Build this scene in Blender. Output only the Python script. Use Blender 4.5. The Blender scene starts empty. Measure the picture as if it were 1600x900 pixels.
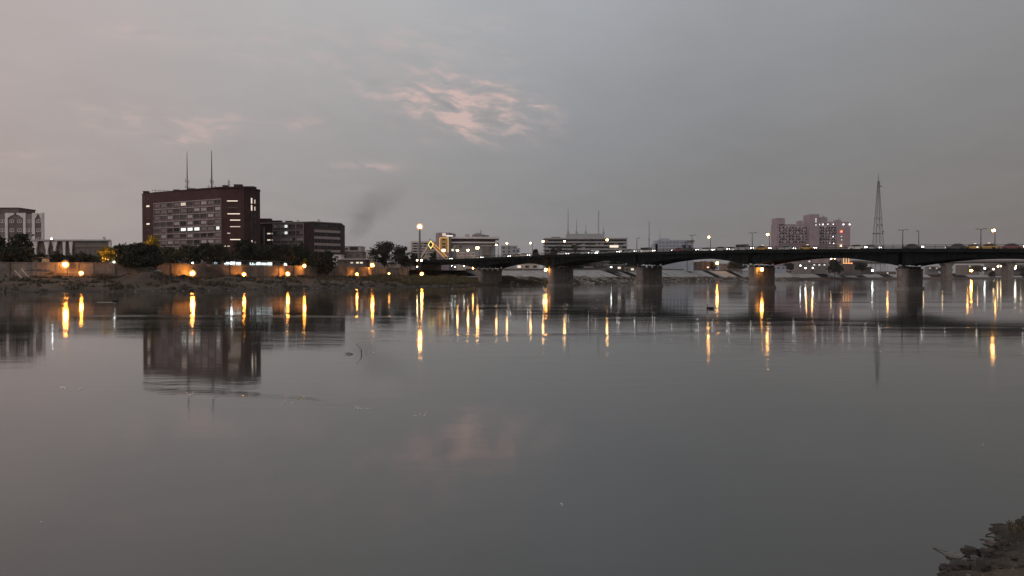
import bpy, bmesh, math, random
import numpy as np
from mathutils import Vector, Matrix, noise as mnoise

random.seed(7)
R = math.radians
scn = bpy.context.scene
col = scn.collection

# ------------------------------------------------------------------ camera
F, H0, CZ = 1155.0, 433.0, 3.3          # focal length in photo pixels, horizon row, eye height (m)
cam_d = bpy.data.cameras.new("camera")
cam_d.sensor_width = 36.0
cam_d.lens = 36.0 * F / 1600.0
cam_d.clip_start = 0.1
cam_d.clip_end = 30000
cam = bpy.data.objects.new("camera", cam_d)
col.objects.link(cam)
cam.location = (0, 0, CZ)
cam.rotation_euler = (R(90) - math.atan((450 - H0) / F), 0, 0)
scn.camera = cam

# ------------------------------------------------------------------ view
scn.view_settings.view_transform = 'Standard'
scn.view_settings.look = 'None'
scn.view_settings.exposure = 0.0
scn.view_settings.gamma = 1.0
scn.view_settings.use_curve_mapping = False
scn.cycles.use_denoising = True
scn.cycles.max_bounces = 8
scn.cycles.volume_bounces = 0
scn.cycles.sample_clamp_indirect = 6.0
scn.cycles.caustics_reflective = False

# ------------------------------------------------------------------ world: overcast dusk sky
world = bpy.data.worlds.new("World")
scn.world = world
world.use_nodes = True
wt = world.node_tree
wt.nodes.clear()

class NG:
    """tiny helper for maths in node trees"""
    def __init__(s, t): s.t = t
    def n(s, typ, **kw):
        nd = s.t.nodes.new(typ)
        for k, v in kw.items(): setattr(nd, k, v)
        return nd
    def put(s, sock, v):
        if hasattr(v, 'is_linked') or hasattr(v, 'links'): s.t.links.new(v, sock)
        else: sock.default_value = v
    def m(s, op, a, b=None, c=None, clamp=False):
        nd = s.n('ShaderNodeMath', operation=op); nd.use_clamp = clamp
        s.put(nd.inputs[0], a)
        if b is not None: s.put(nd.inputs[1], b)
        if c is not None: s.put(nd.inputs[2], c)
        return nd.outputs[0]
    def vec(s, x, y, z):
        nd = s.n('ShaderNodeCombineXYZ')
        for i, v in enumerate((x, y, z)): s.put(nd.inputs[i], v)
        return nd.outputs[0]
    def sep(s, v):
        nd = s.n('ShaderNodeSeparateXYZ'); s.put(nd.inputs[0], v); return nd.outputs
    def noise(s, v, scale, detail=4, rough=0.5, dist=0.0):
        nd = s.n('ShaderNodeTexNoise'); s.put(nd.inputs['Vector'], v)
        nd.inputs['Scale'].default_value = scale; nd.inputs['Detail'].default_value = detail
        nd.inputs['Roughness'].default_value = rough; nd.inputs['Distortion'].default_value = dist
        return nd.outputs[0]
    def ramp(s, f, stops, interp='LINEAR'):
        nd = s.n('ShaderNodeValToRGB'); cr = nd.color_ramp; cr.interpolation = interp
        while len(cr.elements) > 1: cr.elements.remove(cr.elements[-1])
        for i, (p, c) in enumerate(stops):
            e = cr.elements[0] if i == 0 else cr.elements.new(p)
            e.position = p; e.color = (*c, 1) if len(c) == 3 else c
        s.put(nd.inputs[0], f); return nd.outputs[0]
    def mix(s, f, a, b, blend='MIX'):
        nd = s.n('ShaderNodeMix', data_type='RGBA', blend_type=blend)
        s.put(nd.inputs[0], f)
        for i, v in ((6, a), (7, b)):
            if isinstance(v, tuple): nd.inputs[i].default_value = (*v, 1)
            else: s.put(nd.inputs[i], v)
        return nd.outputs[2]
    def smooth(s, v, a, b):
        nd = s.n('ShaderNodeMapRange', interpolation_type='SMOOTHSTEP')
        s.put(nd.inputs[0], v); nd.inputs[1].default_value = a; nd.inputs[2].default_value = b
        return nd.outputs[0]

g = NG(wt)
tc = g.n('ShaderNodeTexCoord')
dx, dy, dz = g.sep(tc.outputs['Generated'])
el = g.m('ABSOLUTE', dz)
# brightness falls from the afterglow on the left (-X) to the right
tt = g.m('MULTIPLY_ADD', dx, -0.5, 0.5)                 # 0 right .. 1 left
base = g.ramp(tt, [(0.0, (.160, .156, .162)), (0.22, (.190, .184, .188)), (0.36, (.206, .208, .219)),
                   (0.46, (.240, .244, .260)), (0.54, (.285, .282, .288)), (0.66, (.350, .330, .328)),
                   (0.79, (.420, .357, .345)), (1.0, (.46, .385, .36))])
# a little warmer and dimmer low down, bluer above
warm = g.smooth(el, 0.40, 0.0)
base = g.mix(warm, g.mix(1.0, base, (.985, 1.0, 1.01), 'MULTIPLY'), g.mix(1.0, base, (1.0, .99, .99), 'MULTIPLY'))
lift = g.m('MULTIPLY_ADD', g.smooth(el, 0.08, 0.42), g.m('MULTIPLY_ADD', g.smooth(tt, .42, .80), -.34, .66), 1.0)      # the cloud sheet thins upwards
cl = g.n('ShaderNodeCombineColor')
for i in range(3): g.put(cl.inputs[i], lift)
base = g.mix(1.0, base, cl.outputs[0], 'MULTIPLY')
# thin stratus: soft mottling laid out on a plane overhead
den = g.m('ADD', el, 0.16)
pv = g.vec(g.m('DIVIDE', dx, den), g.m('DIVIDE', dy, den), 0.0)
n1 = g.noise(pv, 0.9, 6, .55, .3)
n2 = g.noise(pv, 3.2, 5, .6, .6)
mott = g.m('MULTIPLY_ADD', g.m('SUBTRACT', n1, 0.5), 0.20, 1.0)
mott = g.m('ADD', mott, g.m('MULTIPLY', g.m('SUBTRACT', n2, 0.5), 0.15))
cmb = g.n('ShaderNodeCombineColor')
for i in range(3): g.put(cmb.inputs[i], mott)
base = g.mix(1.0, base, cmb.outputs[0], 'MULTIPLY')
# rose-lit cloud ridges
sy = g.m('MAXIMUM', g.m('ABSOLUTE', dy), 0.05)
gx = g.m('DIVIDE', dx, sy); gz = g.m('DIVIDE', dz, sy)
wob = g.m('MULTIPLY', g.m('SUBTRACT', g.noise(g.vec(gx, gz, 0.0), 7.0, 4, .6), 0.5), 0.05)
def patch(px_, py_, w, h, tilt, amp):
    cx, cy = (px_ - 800) / F, (H0 - py_) / F
    a = g.m('SUBTRACT', gx, cx); b = g.m('SUBTRACT', gz, cy)
    ca, sa = math.cos(R(tilt)), math.sin(R(tilt))
    u = g.m('DIVIDE', g.m('ADD', g.m('MULTIPLY', a, ca), g.m('MULTIPLY', b, -sa)), w / F)
    v = g.m('DIVIDE', g.m('ADD', g.m('MULTIPLY', a, sa), g.m('ADD', g.m('MULTIPLY', b, ca), wob)), h / F)
    q = g.m('ADD', g.m('MULTIPLY', u, u), g.m('MULTIPLY', v, v))
    return g.m('MULTIPLY', g.m('EXPONENT', g.m('MULTIPLY', q, -1.0)), amp)
tot = None
for a in ((670, 150, 105, 30, 9, .85), (735, 190, 85, 30, 5, 1.0), (745, 128, 60, 14, 14, .6), (825, 158, 42, 9, 18, .9), (720, 165, 120, 45, 8, .35),
          (180, 190, 70, 20, 4, .55), (335, 192, 75, 24, 4, .55), (290, 214, 45, 9, 3, .6), (485, 194, 35, 11, 8, .45),
          (590, 259, 58, 7, 0, .6), (215, 58, 60, 13, 10, .45), (760, 42, 36, 15, 8, .5), (640, 60, 80, 30, 10, .3), (450, 70, 130, 40, 8, .25),
          (20, 245, 110, 20, 2, .3), (790, 88, 30, 12, 10, .4)):
    q = patch(*a)
    tot = q if tot is None else g.m('ADD', tot, q)
# ridges run down to the right, broken by noise
ct, st = math.cos(R(9)), math.sin(R(9))
ru = g.m('ADD', g.m('MULTIPLY', gx, ct), g.m('MULTIPLY', gz, -st))
rv = g.m('ADD', g.m('MULTIPLY', gx, st), g.m('MULTIPLY', gz, ct))
wv = g.m('MULTIPLY_ADD', g.m('SUBTRACT', g.noise(g.vec(gx, gz, 1.0), 11.0, 3, .6), .5), .030, rv)
rn = g.noise(g.vec(g.m('MULTIPLY', ru, 17.0), g.m('MULTIPLY', wv, 62.0), 8.1), 1.0, 4, .55, .25)
rf = g.noise(g.vec(g.m('MULTIPLY', ru, 70.0), g.m('MULTIPLY', wv, 150.0), 5.3), 1.0, 4, .6, .4)
rn = g.m('ADD', rn, g.m('MULTIPLY', g.m('SUBTRACT', rf, .5), .22))
ridge = g.smooth(rn, 0.46, 0.68)
glow = g.m('MULTIPLY', tot, g.m('MULTIPLY_ADD', ridge, 0.92, 0.12), clamp=True)
base = g.mix(glow, base, (.62, .46, .43))
# the darker bellies between the ridges
base = g.mix(g.m('MULTIPLY', g.m('MULTIPLY', tot, g.smooth(rn, 0.50, 0.30)), 0.30, clamp=True), base, (.25, .24, .255))
sky = g.n('ShaderNodeTexSky', sky_type='NISHITA')
sky.sun_disc = False
sky.sun_elevation = R(1.0)
sky.sun_rotation = R(-139)
bg1 = g.n('ShaderNodeBackground'); wt.links.new(base, bg1.inputs[0]); bg1.inputs[1].default_value = 0.97
bg2 = g.n('ShaderNodeBackground'); wt.links.new(sky.outputs[0], bg2.inputs[0]); bg2.inputs[1].default_value = 0.015
ads = g.n('ShaderNodeAddShader')
wt.links.new(bg1.outputs[0], ads.inputs[0]); wt.links.new(bg2.outputs[0], ads.inputs[1])
out = g.n('ShaderNodeOutputWorld')
wt.links.new(ads.outputs[0], out.inputs[0])

# ------------------------------------------------------------------ sun: only the last broad afterglow from the left
sd = bpy.data.lights.new("sun", 'SUN')
sd.energy = 0.8; sd.angle = R(70); sd.color = (1.0, .86, .80)
sun = bpy.data.objects.new("sun", sd); col.objects.link(sun)
sun.rotation_euler = Vector((0.62, 0.72, -0.32)).to_track_quat('-Z', 'Y').to_euler()

# ================================================================== helpers
def px(x, Y): return (x - 800) / F * Y
def hz(y, Y): return CZ + (H0 - y) / F * Y
def at(x, y, Y): return Vector((px(x, Y), Y, hz(y, Y)))

def tag(o, label=None, cat=None, group=None, kind=None):
    if label: o['label'] = label
    if cat: o['category'] = cat
    if group: o['group'] = group
    if kind: o['kind'] = kind
    return o

def empty(name, loc=(0, 0, 0), label=None, cat=None, group=None):
    o = bpy.data.objects.new(name, None)
    o.empty_display_size = 0.5
    col.objects.link(o); o.location = loc
    return tag(o, label, cat, group)

def base_of(o):
    v = Vector((0, 0, 0))
    while o is not None:
        v += o.location; o = o.parent
    return v

class MB:
    def __init__(s): s.v = []; s.f = []
    def add(s, vs, fs):
        k = len(s.v); s.v += [tuple(p) for p in vs]; s.f += [tuple(i + k for i in q) for q in fs]
    def hexa(s, p):
        s.add(p, [(0, 3, 2, 1), (4, 5, 6, 7), (0, 1, 5, 4), (1, 2, 6, 5), (2, 3, 7, 6), (3, 0, 4, 7)])
    def box(s, x0, x1, y0, y1, z0, z1):
        s.hexa([(x0, y0, z0), (x1, y0, z0), (x1, y1, z0), (x0, y1, z0), (x0, y0, z1), (x1, y0, z1), (x1, y1, z1), (x0, y1, z1)])
    def prism(s, poly, z0, z1):
        n = len(poly)
        a = sum(poly[i][0] * poly[(i + 1) % n][1] - poly[(i + 1) % n][0] * poly[i][1] for i in range(n))
        if a < 0: poly = poly[::-1]
        s.add([(x, y, z0) for x, y in poly] + [(x, y, z1) for x, y in poly],
              [tuple(range(n))[::-1], tuple(range(n, 2 * n))] + [(i, (i + 1) % n, n + (i + 1) % n, n + i) for i in range(n)])
    def tube(s, pts, rad, n=6, cap=True):
        pts = [Vector(p) for p in pts]
        if not isinstance(rad, (list, tuple)): rad = [rad] * len(pts)
        k = len(s.v)
        for i, p in enumerate(pts):
            d = (pts[min(i + 1, len(pts) - 1)] - pts[max(i - 1, 0)]).normalized()
            a = d.orthogonal().normalized() if abs(d.z) < .99 else Vector((1, 0, 0))
            b = d.cross(a).normalized(); a = b.cross(d)
            for j in range(n):
                t = 2 * math.pi * j / n
                s.v.append(tuple(p + (a * math.cos(t) + b * math.sin(t)) * rad[i]))
        for i in range(len(pts) - 1):
            for j in range(n):
                q = k + i * n + j; q2 = k + i * n + (j + 1) % n
                s.f.append((q, q2, q2 + n, q + n))
        if cap:
            s.f.append(tuple(k + j for j in range(n))[::-1])
            e = k + (len(pts) - 1) * n
            s.f.append(tuple(e + j for j in range(n)))
    def bar(s, p0, p1, w, h=None, up=(0, 0, 1)):
        h = h or w
        p0, p1 = Vector(p0), Vector(p1); d = (p1 - p0).normalized()
        u = Vector(up)
        if abs(d.dot(u)) > .98: u = Vector((1, 0, 0))
        a = d.cross(u).normalized() * w / 2; b = a.cross(d).normalized() * h / 2
        s.hexa([p0 - a - b, p0 + a - b, p0 + a + b, p0 - a + b, p1 - a - b, p1 + a - b, p1 + a + b, p1 - a + b])
    def ball(s, c, rx, ry=None, rz=None, nu=8, nv=6):
        ry = ry or rx; rz = rz or rx; c = Vector(c); k = len(s.v)
        s.v.append((c.x, c.y, c.z - rz))
        for i in range(1, nv):
            ph = -math.pi / 2 + math.pi * i / nv
            for j in range(nu):
                t = 2 * math.pi * j / nu
                s.v.append((c.x + rx * math.cos(ph) * math.cos(t), c.y + ry * math.cos(ph) * math.sin(t), c.z + rz * math.sin(ph)))
        s.v.append((c.x, c.y, c.z + rz)); e = len(s.v) - 1
        for j in range(nu):
            s.f.append((k, k + 1 + (j + 1) % nu, k + 1 + j))
            s.f.append((e, e - nu + j, e - nu + (j + 1) % nu))
        for i in range(nv - 2):
            for j in range(nu):
                a = k + 1 + i * nu + j; b = k + 1 + i * nu + (j + 1) % nu
                s.f.append((a, b, b + nu, a + nu))
    def mesh(s, name, mat, off=None, smooth=False):
        me = bpy.data.meshes.new(name)
        vs = s.v if off is None else [(x - off.x, y - off.y, z - off.z) for x, y, z in s.v]
        me.from_pydata(vs, [], s.f)
        if mat: me.materials.append(mat)
        if smooth: me.polygons.foreach_set('use_smooth', [True] * len(me.polygons))
        me.update()
        return me
    def build(s, name, mat, parent=None, smooth=False):
        me = s.mesh(name, mat, base_of(parent) if parent else None, smooth)
        o = bpy.data.objects.new(name, me); col.objects.link(o); o.parent = parent
        return o

def inst(name, me, parent, loc, rz=0.0):
    """another object sharing mesh data; loc is in world space"""
    o = bpy.data.objects.new(name, me); col.objects.link(o)
    o.parent = parent
    o.location = Vector(loc) - (base_of(parent) if parent else Vector())
    o.rotation_euler.z = rz
    return o

def copy_tree(o, parent=None):
    c = o.copy(); col.objects.link(c); c.parent = parent
    for ch in list(o.children): copy_tree(ch, c)
    return c

class Fr:
    """a facade: origin on the ground, u along it (left to right seen from the river), n outwards"""
    def __init__(s, a, b):
        s.o = Vector((a[0], a[1], 0)); d = Vector((b[0] - a[0], b[1] - a[1], 0)); s.L = d.length
        s.u = d.normalized(); s.n = Vector((s.u.y, -s.u.x, 0)); s.rz = math.atan2(s.u.y, s.u.x)
    def p(s, t, z, d=0.0):
        v = s.o + s.u * t + s.n * d; return Vector((v.x, v.y, z))
    def box(s, mb, s0, s1, z0, z1, d0, d1):
        mb.hexa([s.p(s0, z0, d1), s.p(s1, z0, d1), s.p(s1, z0, d0), s.p(s0, z0, d0),
                 s.p(s0, z1, d1), s.p(s1, z1, d1), s.p(s1, z1, d0), s.p(s0, z1, d0)])

# ------------------------------------------------------------------ materials
def new_mat(name):
    m = bpy.data.materials.new(name); m.use_nodes = True
    t = m.node_tree; b = t.nodes['Principled BSDF']
    return m, NG(t), b

def mat(name, c, rough=.8, var=.25, scale=1.2, bump=0.0, metal=0.0, spec=.3, streak=0.0, c2=None):
    m, n, b = new_mat(name)
    tcn = n.n('ShaderNodeTexCoord')
    v = tcn.outputs['Object']
    f = n.noise(v, scale, 6, .62)
    lo = tuple(x * (1 - var) for x in c); hi = tuple(min(1, x * (1 + var)) for x in (c2 or c))
    cc = n.ramp(f, [(.30, lo), (.70, hi)])
    if streak > 0:
        sx, sy_, sz = n.sep(v)
        sv = n.vec(n.m('MULTIPLY', sx, 1.3), n.m('MULTIPLY', sy_, 1.3), n.m('MULTIPLY', sz, .12))
        sn = n.smooth(n.noise(sv, 1.0, 5, .6), .45, .75)
        cc = n.mix(n.m('MULTIPLY', sn, streak), cc, tuple(x * .35 for x in c))
    n.t.links.new(cc, b.inputs['Base Color'])
    b.inputs['Roughness'].default_value = rough
    b.inputs['Metallic'].default_value = metal
    b.inputs['Specular IOR Level'].default_value = spec
    if bump > 0:
        bn = n.n('ShaderNodeBump'); bn.inputs['Strength'].default_value = .6; bn.inputs['Distance'].default_value = bump
        n.t.links.new(n.noise(v, scale * 3, 6, .6), bn.inputs['Height']); n.t.links.new(bn.outputs[0], b.inputs['Normal'])
    return m

def emit(name, c, s):
    m, n, b = new_mat(name)
    b.inputs['Base Color'].default_value = (*[min(1, x) for x in c], 1)
    b.inputs['Emission Color'].default_value = (*c, 1)
    b.inputs['Emission Strength'].default_value = s
    b.inputs['Roughness'].default_value = .5
    return m

def glass(name, c, rough=.12):
    m, n, b = new_mat(name)
    b.inputs['Base Color'].default_value = (*c, 1); b.inputs['Roughness'].default_value = rough
    b.inputs['Specular IOR Level'].default_value = .5
    return m

M = {}
M['brick'] = mat('brick', (.062, .029, .028), .9, .3, .35, streak=.3)
M['brick_dark'] = mat('brick_dark', (.045, .024, .024), .9, .22, .5, streak=.2)
M['frame'] = mat('concrete_frame', (.36, .30, .30), .85, .15, .8, streak=.2)
M['spandrel'] = mat('spandrel', (.125, .088, .090), .7, .25, .7)
M['recess'] = mat('recess', (.065, .050, .052), .8, .2, .5)
M['white_wall'] = mat('white_wall', (.70, .65, .64), .85, .12, .5, streak=.25)
M['grey_wall'] = mat('grey_wall', (.20, .175, .165), .85, .15, .5, streak=.2)
M['brown_wall'] = mat('brown_wall', (.14, .115, .105), .85, .18, .5, streak=.2)
M['cream'] = mat('cream_wall', (.50, .46, .42), .85, .15, .5, streak=.3)
M['pale_blue'] = mat('pale_blue_wall', (.36, .40, .46), .85, .12, .4, streak=.3)
M['slab'] = mat('slab_concrete', (.36, .36, .37), .8, .14, .5, streak=.25)
M['lilac'] = mat('lilac_wall', (.32, .26, .285), .85, .12, .3, streak=.15)
M['stone'] = mat('pier_stone', (.19, .165, .15), .9, .35, .8, bump=.05, streak=.45)
M['pier_base'] = mat('pier_base_concrete', (.27, .245, .225), .9, .3, .8, bump=.04, streak=.3)
M['conc'] = mat('weathered_concrete', (.21, .178, .158), .9, .45, .35, bump=.05, streak=.4)
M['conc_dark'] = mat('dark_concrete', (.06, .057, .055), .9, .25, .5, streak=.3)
M['girder'] = mat('painted_girder', (.011, .014, .015), .9, .35, .6, spec=.08, streak=.4)
M['asphalt'] = mat('asphalt', (.05, .05, .052), .9, .2, .8)
M['steel'] = mat('galvanised_steel', (.16, .16, .165), .5, .2, 2, metal=.4)
M['dark_steel'] = mat('dark_steel', (.035, .035, .037), .5, .2, 2)
M['gold'] = mat('gold_lit_render', (.55, .36, .16), .8, .2, .5)  # gold light on the block front and gate leg put into the colour
M['rubble'] = mat('rubble_stone', (.23, .22, .21), .95, .4, .6, bump=.05)
M['reveal'] = mat('revetment_concrete', (.36, .355, .35), .9, .25, .25, bump=.03, streak=.25)
M['dark_rock'] = mat('silty_rock', (.055, .048, .042), .9, .4, 12, bump=.015)
M['bark'] = mat('bark', (.07, .052, .04), .95, .3, 2, bump=.02)
M['wood'] = mat('weathered_wood', (.13, .095, .07), .9, .3, 3)
M['canvas'] = mat('canvas', (.30, .27, .25), .9, .2, 1)
M['tyre'] = mat('tyre_rubber', (.02, .02, .02), .9, .1, 3)
M['bird'] = mat('black_plumage', (.012, .012, .013), .6, .2, 8)
M['paint_white'] = mat('white_paint', (.70, .69, .67), .6, .12, 1)
M['glass'] = glass('window_glass', (.018, .02, .024))
M['glass2'] = glass('window_glass_grey', (.05, .048, .05), .2)
M['blind'] = mat('window_blind', (.46, .41, .41), .8, .15, 2)
M['blind2'] = mat('window_blind_dim', (.24, .20, .20), .8, .15, 2)
M['lit_white'] = emit('lit_window_white', (.95, 1.0, .93), .85)
M['lit_warm'] = emit('lit_window_warm', (1.0, .86, .70), .75)
M['lit_dim'] = emit('lit_window_dim', (1.0, .84, .70), .35)
M['lit_shop'] = emit('lit_shop_front', (.82, .98, 1.0), 1.3)
M['sodium'] = emit('sodium_lamp', (1.0, .35, .045), 175.0)
M['sodium_small'] = emit('sodium_lamp_small', (1.0, .40, .075), 80.0)
M['sodium_street'] = emit('sodium_street_lamp', (1.0, .46, .11), 70.0)
M['lamp_white'] = emit('white_lamp', (.93, 1.0, .97), 30.0)
M['lamp_warm'] = emit('warm_lamp', (1.0, .72, .36), 30.0)
M['lamp_bridge'] = emit('bridge_lamp', (1.0, .56, .18), 60.0)
M['lamp_far'] = emit('facade_spot', (1.0, .95, .98), 3.5)
M['lamp_gold'] = emit('golden_lamp', (1.0, .52, .11), 4500.0)
M['red_lamp'] = emit('red_lamp', (1.0, .16, .08), 4.0)
M['bowl'] = mat('scorched_reflector', (.050, .030, .018), .9, .2, 3)
def halo_mat():  # see-through emissive shell imitating the orange halo round a lamp
    m, n, b = new_mat('amber_halo'); t = m.node_tree
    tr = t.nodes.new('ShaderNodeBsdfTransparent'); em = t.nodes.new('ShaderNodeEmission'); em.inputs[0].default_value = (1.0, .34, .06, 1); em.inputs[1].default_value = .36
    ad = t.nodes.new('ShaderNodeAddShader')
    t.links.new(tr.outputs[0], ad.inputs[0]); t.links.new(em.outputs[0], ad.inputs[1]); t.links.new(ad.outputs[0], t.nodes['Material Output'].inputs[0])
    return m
M['halo_shell'] = halo_mat()
M['head'] = emit('headlight_beam', (1.0, .96, .86), 26.0)
M['tail'] = emit('tail_light_red', (1.0, .05, .03), 24.0)
M['neon'] = emit('neon_yellow', (1.0, .88, .30), 1.1)
M['gold_glow'] = emit('gold_glow', (1.0, .58, .20), .75)
M['lit_cyan'] = emit('lit_sign_white', (.9, 1.0, 1.0), 3.0)

def leaf_mat(name, a, b_):
    m, n, b = new_mat(name)
    ge = n.n('ShaderNodeNewGeometry')
    cc = n.ramp(ge.outputs['Random Per Island'], [(0.0, a), (1.0, b_)])
    n.t.links.new(cc, b.inputs['Base Color']); b.inputs['Roughness'].default_value = .75
    b.inputs['Specular IOR Level'].default_value = .2
    return m
M['leaf'] = leaf_mat('leaf_dark', (.014, .018, .012), (.040, .044, .026))
M['leaf2'] = leaf_mat('leaf_olive', (.035, .036, .020), (.085, .078, .045))
M['leaf3'] = leaf_mat('leaf_yellowish', (.08, .08, .015), (.20, .16, .035))
_t = M['leaf3'].node_tree; _b = _t.nodes['Principled BSDF']; _tr = _t.nodes.new('ShaderNodeBsdfTranslucent'); _tr.inputs[0].default_value = (.30, .24, .05, 1)
_mx = _t.nodes.new('ShaderNodeMixShader'); _mx.inputs[0].default_value = .5
_t.links.new(_b.outputs[0], _mx.inputs[1]); _t.links.new(_tr.outputs[0], _mx.inputs[2]); _t.links.new(_mx.outputs[0], _t.nodes['Material Output'].inputs[0])
M['reed'] = leaf_mat('reed', (.07, .06, .03), (.17, .14, .075))
M['scrub'] = leaf_mat('scrub', (.045, .040, .026), (.13, .105, .07))

# ================================================================== setting: water
def water_material():
    m, n, b = new_mat('river_water')
    ge = n.n('ShaderNodeNewGeometry')
    X, Y, Z = n.sep(ge.outputs['Position'])
    b.inputs['Base Color'].default_value = (.042, .043, .037, 1)
    b.inputs['IOR'].default_value = 1.55
    # calm glassy stretches and faint wind lanes
    lane = n.noise(n.vec(n.m('MULTIPLY', X, .010), n.m('MULTIPLY', Y, .035), 0.0), 1.0, 4, .6, .4)
    fine = n.noise(n.vec(n.m('MULTIPLY', X, .05), n.m('MULTIPLY', Y, .22), 7.0), 1.0, 5, .65, .8)
    calm = n.smooth(n.m('ADD', lane, n.m('MULTIPLY', n.m('SUBTRACT', fine, .5), .5)), .48, .68)
    n.t.links.new(n.m('MULTIPLY_ADD', calm, .045, .050), b.inputs['Roughness'])
    w1 = n.noise(n.vec(n.m('MULTIPLY', X, .55), n.m('MULTIPLY', Y, 1.5), 0.0), 1.0, 4, .55, .3)
    w2 = n.noise(n.vec(n.m('MULTIPLY', X, .07), n.m('MULTIPLY', Y, .20), 4.0), 1.0, 3, .5, .4)
    # a few lines of disturbed water where currents meet
    rip = n.noise(n.vec(n.m('MULTIPLY', X, 1.6), n.m('MULTIPLY', Y, 4.5), 2.0), 1.0, 3, .6, .3)
    wand = n.m('MULTIPLY', n.m('SUBTRACT', n.noise(n.vec(n.m('MULTIPLY', X, .25), 0.0, 0.0), 1.0, 3, .6), .5), 2.2)
    bands = None
    for x0, y0, sl, wd, xa, xb in ((-6.6, 20.2, -.37, .45, -11.5, -3.8), (-14.0, 62.0, -.06, 1.6, -40.0, -6.0), (60.0, 98.0, .10, 2.2, 18.0, 120.0), (2.0, 42.0, .12, .9, -6.0, 16.0)):
        dv = n.m('DIVIDE', n.m('SUBTRACT', n.m('ADD', Y, wand), n.m('MULTIPLY_ADD', n.m('SUBTRACT', X, x0), sl, y0)), wd)
        q_ = n.m('MULTIPLY', n.m('EXPONENT', n.m('MULTIPLY', n.m('MULTIPLY', dv, dv), -1.0)), n.m('MULTIPLY', n.smooth(X, xa, xa + (xb - xa) * .25), n.smooth(X, xb, xb - (xb - xa) * .25)))
        bands = q_ if bands is None else n.m('ADD', bands, q_)
    rip = n.m('MULTIPLY', n.m('MULTIPLY', rip, bands), .016)
    hgt = n.m('ADD', n.m('MULTIPLY', w1, n.m('MULTIPLY_ADD', calm, .009, .002)), n.m('MULTIPLY', w2, .008))
    hgt = n.m('ADD', hgt, rip)
    bn = n.n('ShaderNodeBump'); bn.inputs['Strength'].default_value = 1.0; bn.inputs['Distance'].default_value = 1.0
    n.t.links.new(hgt, bn.inputs['Height']); n.t.links.new(bn.outputs[0], b.inputs['Normal'])
    return m
mb = MB()
W = 4200
mb.add([(-W, -400, 0), (W, -400, 0), (W, W, 0), (-W, W, 0)], [(0, 1, 2, 3)])
tag(mb.build('river_water', water_material()), 'still grey river reflecting the dusk sky and lamps', kind='structure')

# ================================================================== far bank
WL = [(-420, 120), (-330, 132), (-220, 146), (-160, 153), (-110, 160), (-92, 166), (-76, 176), (-66, 193), (-48, 226), (-28, 264),
      (-14, 299), (10, 321), (36, 348), (66, 401), (141, 545), (240, 693), (380, 850), (520, 990), (880, 1290), (1500, 1650), (2500, 2100), (3300, 2300)]
def catmull(P, n):
    out_ = []
    for i in range(len(P) - 1):
        p0, p1, p2, p3 = P[max(i - 1, 0)], P[i], P[i + 1], P[min(i + 2, len(P) - 1)]
        for k in range(n):
            t = k / n
            out_.append(tuple(.5 * (2 * p1[a] + (p2[a] - p0[a]) * t + (2 * p0[a] - 5 * p1[a] + 4 * p2[a] - p3[a]) * t * t
                              + (3 * p1[a] - p0[a] - 3 * p2[a] + p3[a]) * t ** 3) for a in (0, 1)))
    out_.append(P[-1]); return out_
def resample(P, step):
    P = np.array(P); d = np.r_[0, np.cumsum(np.hypot(*np.diff(P, axis=0).T))]
    out_ = []; s = 0.0
    while s < d[-1]:
        x = np.interp(s, d, P[:, 0]); y = np.interp(s, d, P[:, 1]); out_.append((x, y)); s += step(x, y)
    return np.array(out_)
BL = resample(catmull(WL, 24), lambda x, y: 1.6 if y < 420 else (3.0 if y < 750 else (10 if y < 1400 else 60)))
for _ in range(5): BL[1:-1] = (BL[:-2] + 2 * BL[1:-1] + BL[2:]) / 4
TG = np.gradient(BL, axis=0); TG /= np.linalg.norm(TG, axis=1)[:, None]
for _ in range(6): TG[1:-1] = (TG[:-2] + TG[1:-1] + TG[2:]) / 3
TG /= np.linalg.norm(TG, axis=1)[:, None]
NB = np.stack([-TG[:, 1], TG[:, 0]], 1)
PXB = 800 + F * BL[:, 0] / BL[:, 1]
def bank_pt(x, t):
    """bank point that lies t metres inland, in the direction of photo column x"""
    P = BL + NB * t
    c = 800 + F * P[:, 0] / np.maximum(P[:, 1], 1)
    k = int(np.argmin(np.abs(c - x) + (np.arange(len(c)) < 3) * 1e6))
    return Vector((P[k, 0], P[k, 1], 0)), k
K_WALL_END = bank_pt(738, 0)[1]        # the vertical river wall stops at the bridge
K_REV = bank_pt(786, 0)[1]             # the sloped paving starts beyond it
def fbm(x, y, s): return mnoise.fractal(Vector((x / s, y / s, .37)), 1.0, 2.0, 4)
def ztop(k):
    if k <= K_WALL_END: return 6.3
    y = BL[k, 1]
    return 6.3 + min(1.0, max(0, (y - 305) / 240)) * 2.7
def bank_z(k, t):
    """height of the foreshore; the wall or the paved slope stands behind it"""
    x, y = BL[k]
    if k <= K_WALL_END + 12:
        z = np.interp(t, [-12, 0, 1, 3, 7, 12, 18, 26, 31], [-2.2, -.06, .22, .7, 1.4, 2.1, 2.9, 3.4, 3.5])
        w = 1.0
        hump = 2.0 * math.exp(-((PXB[k] - 238) / 42) ** 2) * math.exp(-((t - 17) / 8) ** 2)
        z += hump
    else:
        z = np.interp(t, [-12, 0, 1, 4, 9, 14, 31], [-2.2, -.06, .3, 1.1, 2.3, 3.1, 3.3]); w = 1.2
    lump = max(0.0, min(1.0, t / 2.0)) * max(0, min(1, (27 - t) / 3))
    if y < 800: z += lump * w * (.55 * fbm(x + NB[k, 0] * t, y + NB[k, 1] * t, 7.0) + .22 * fbm(x + NB[k, 0] * t, y + NB[k, 1] * t, 2.0))
    return float(z)
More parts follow.
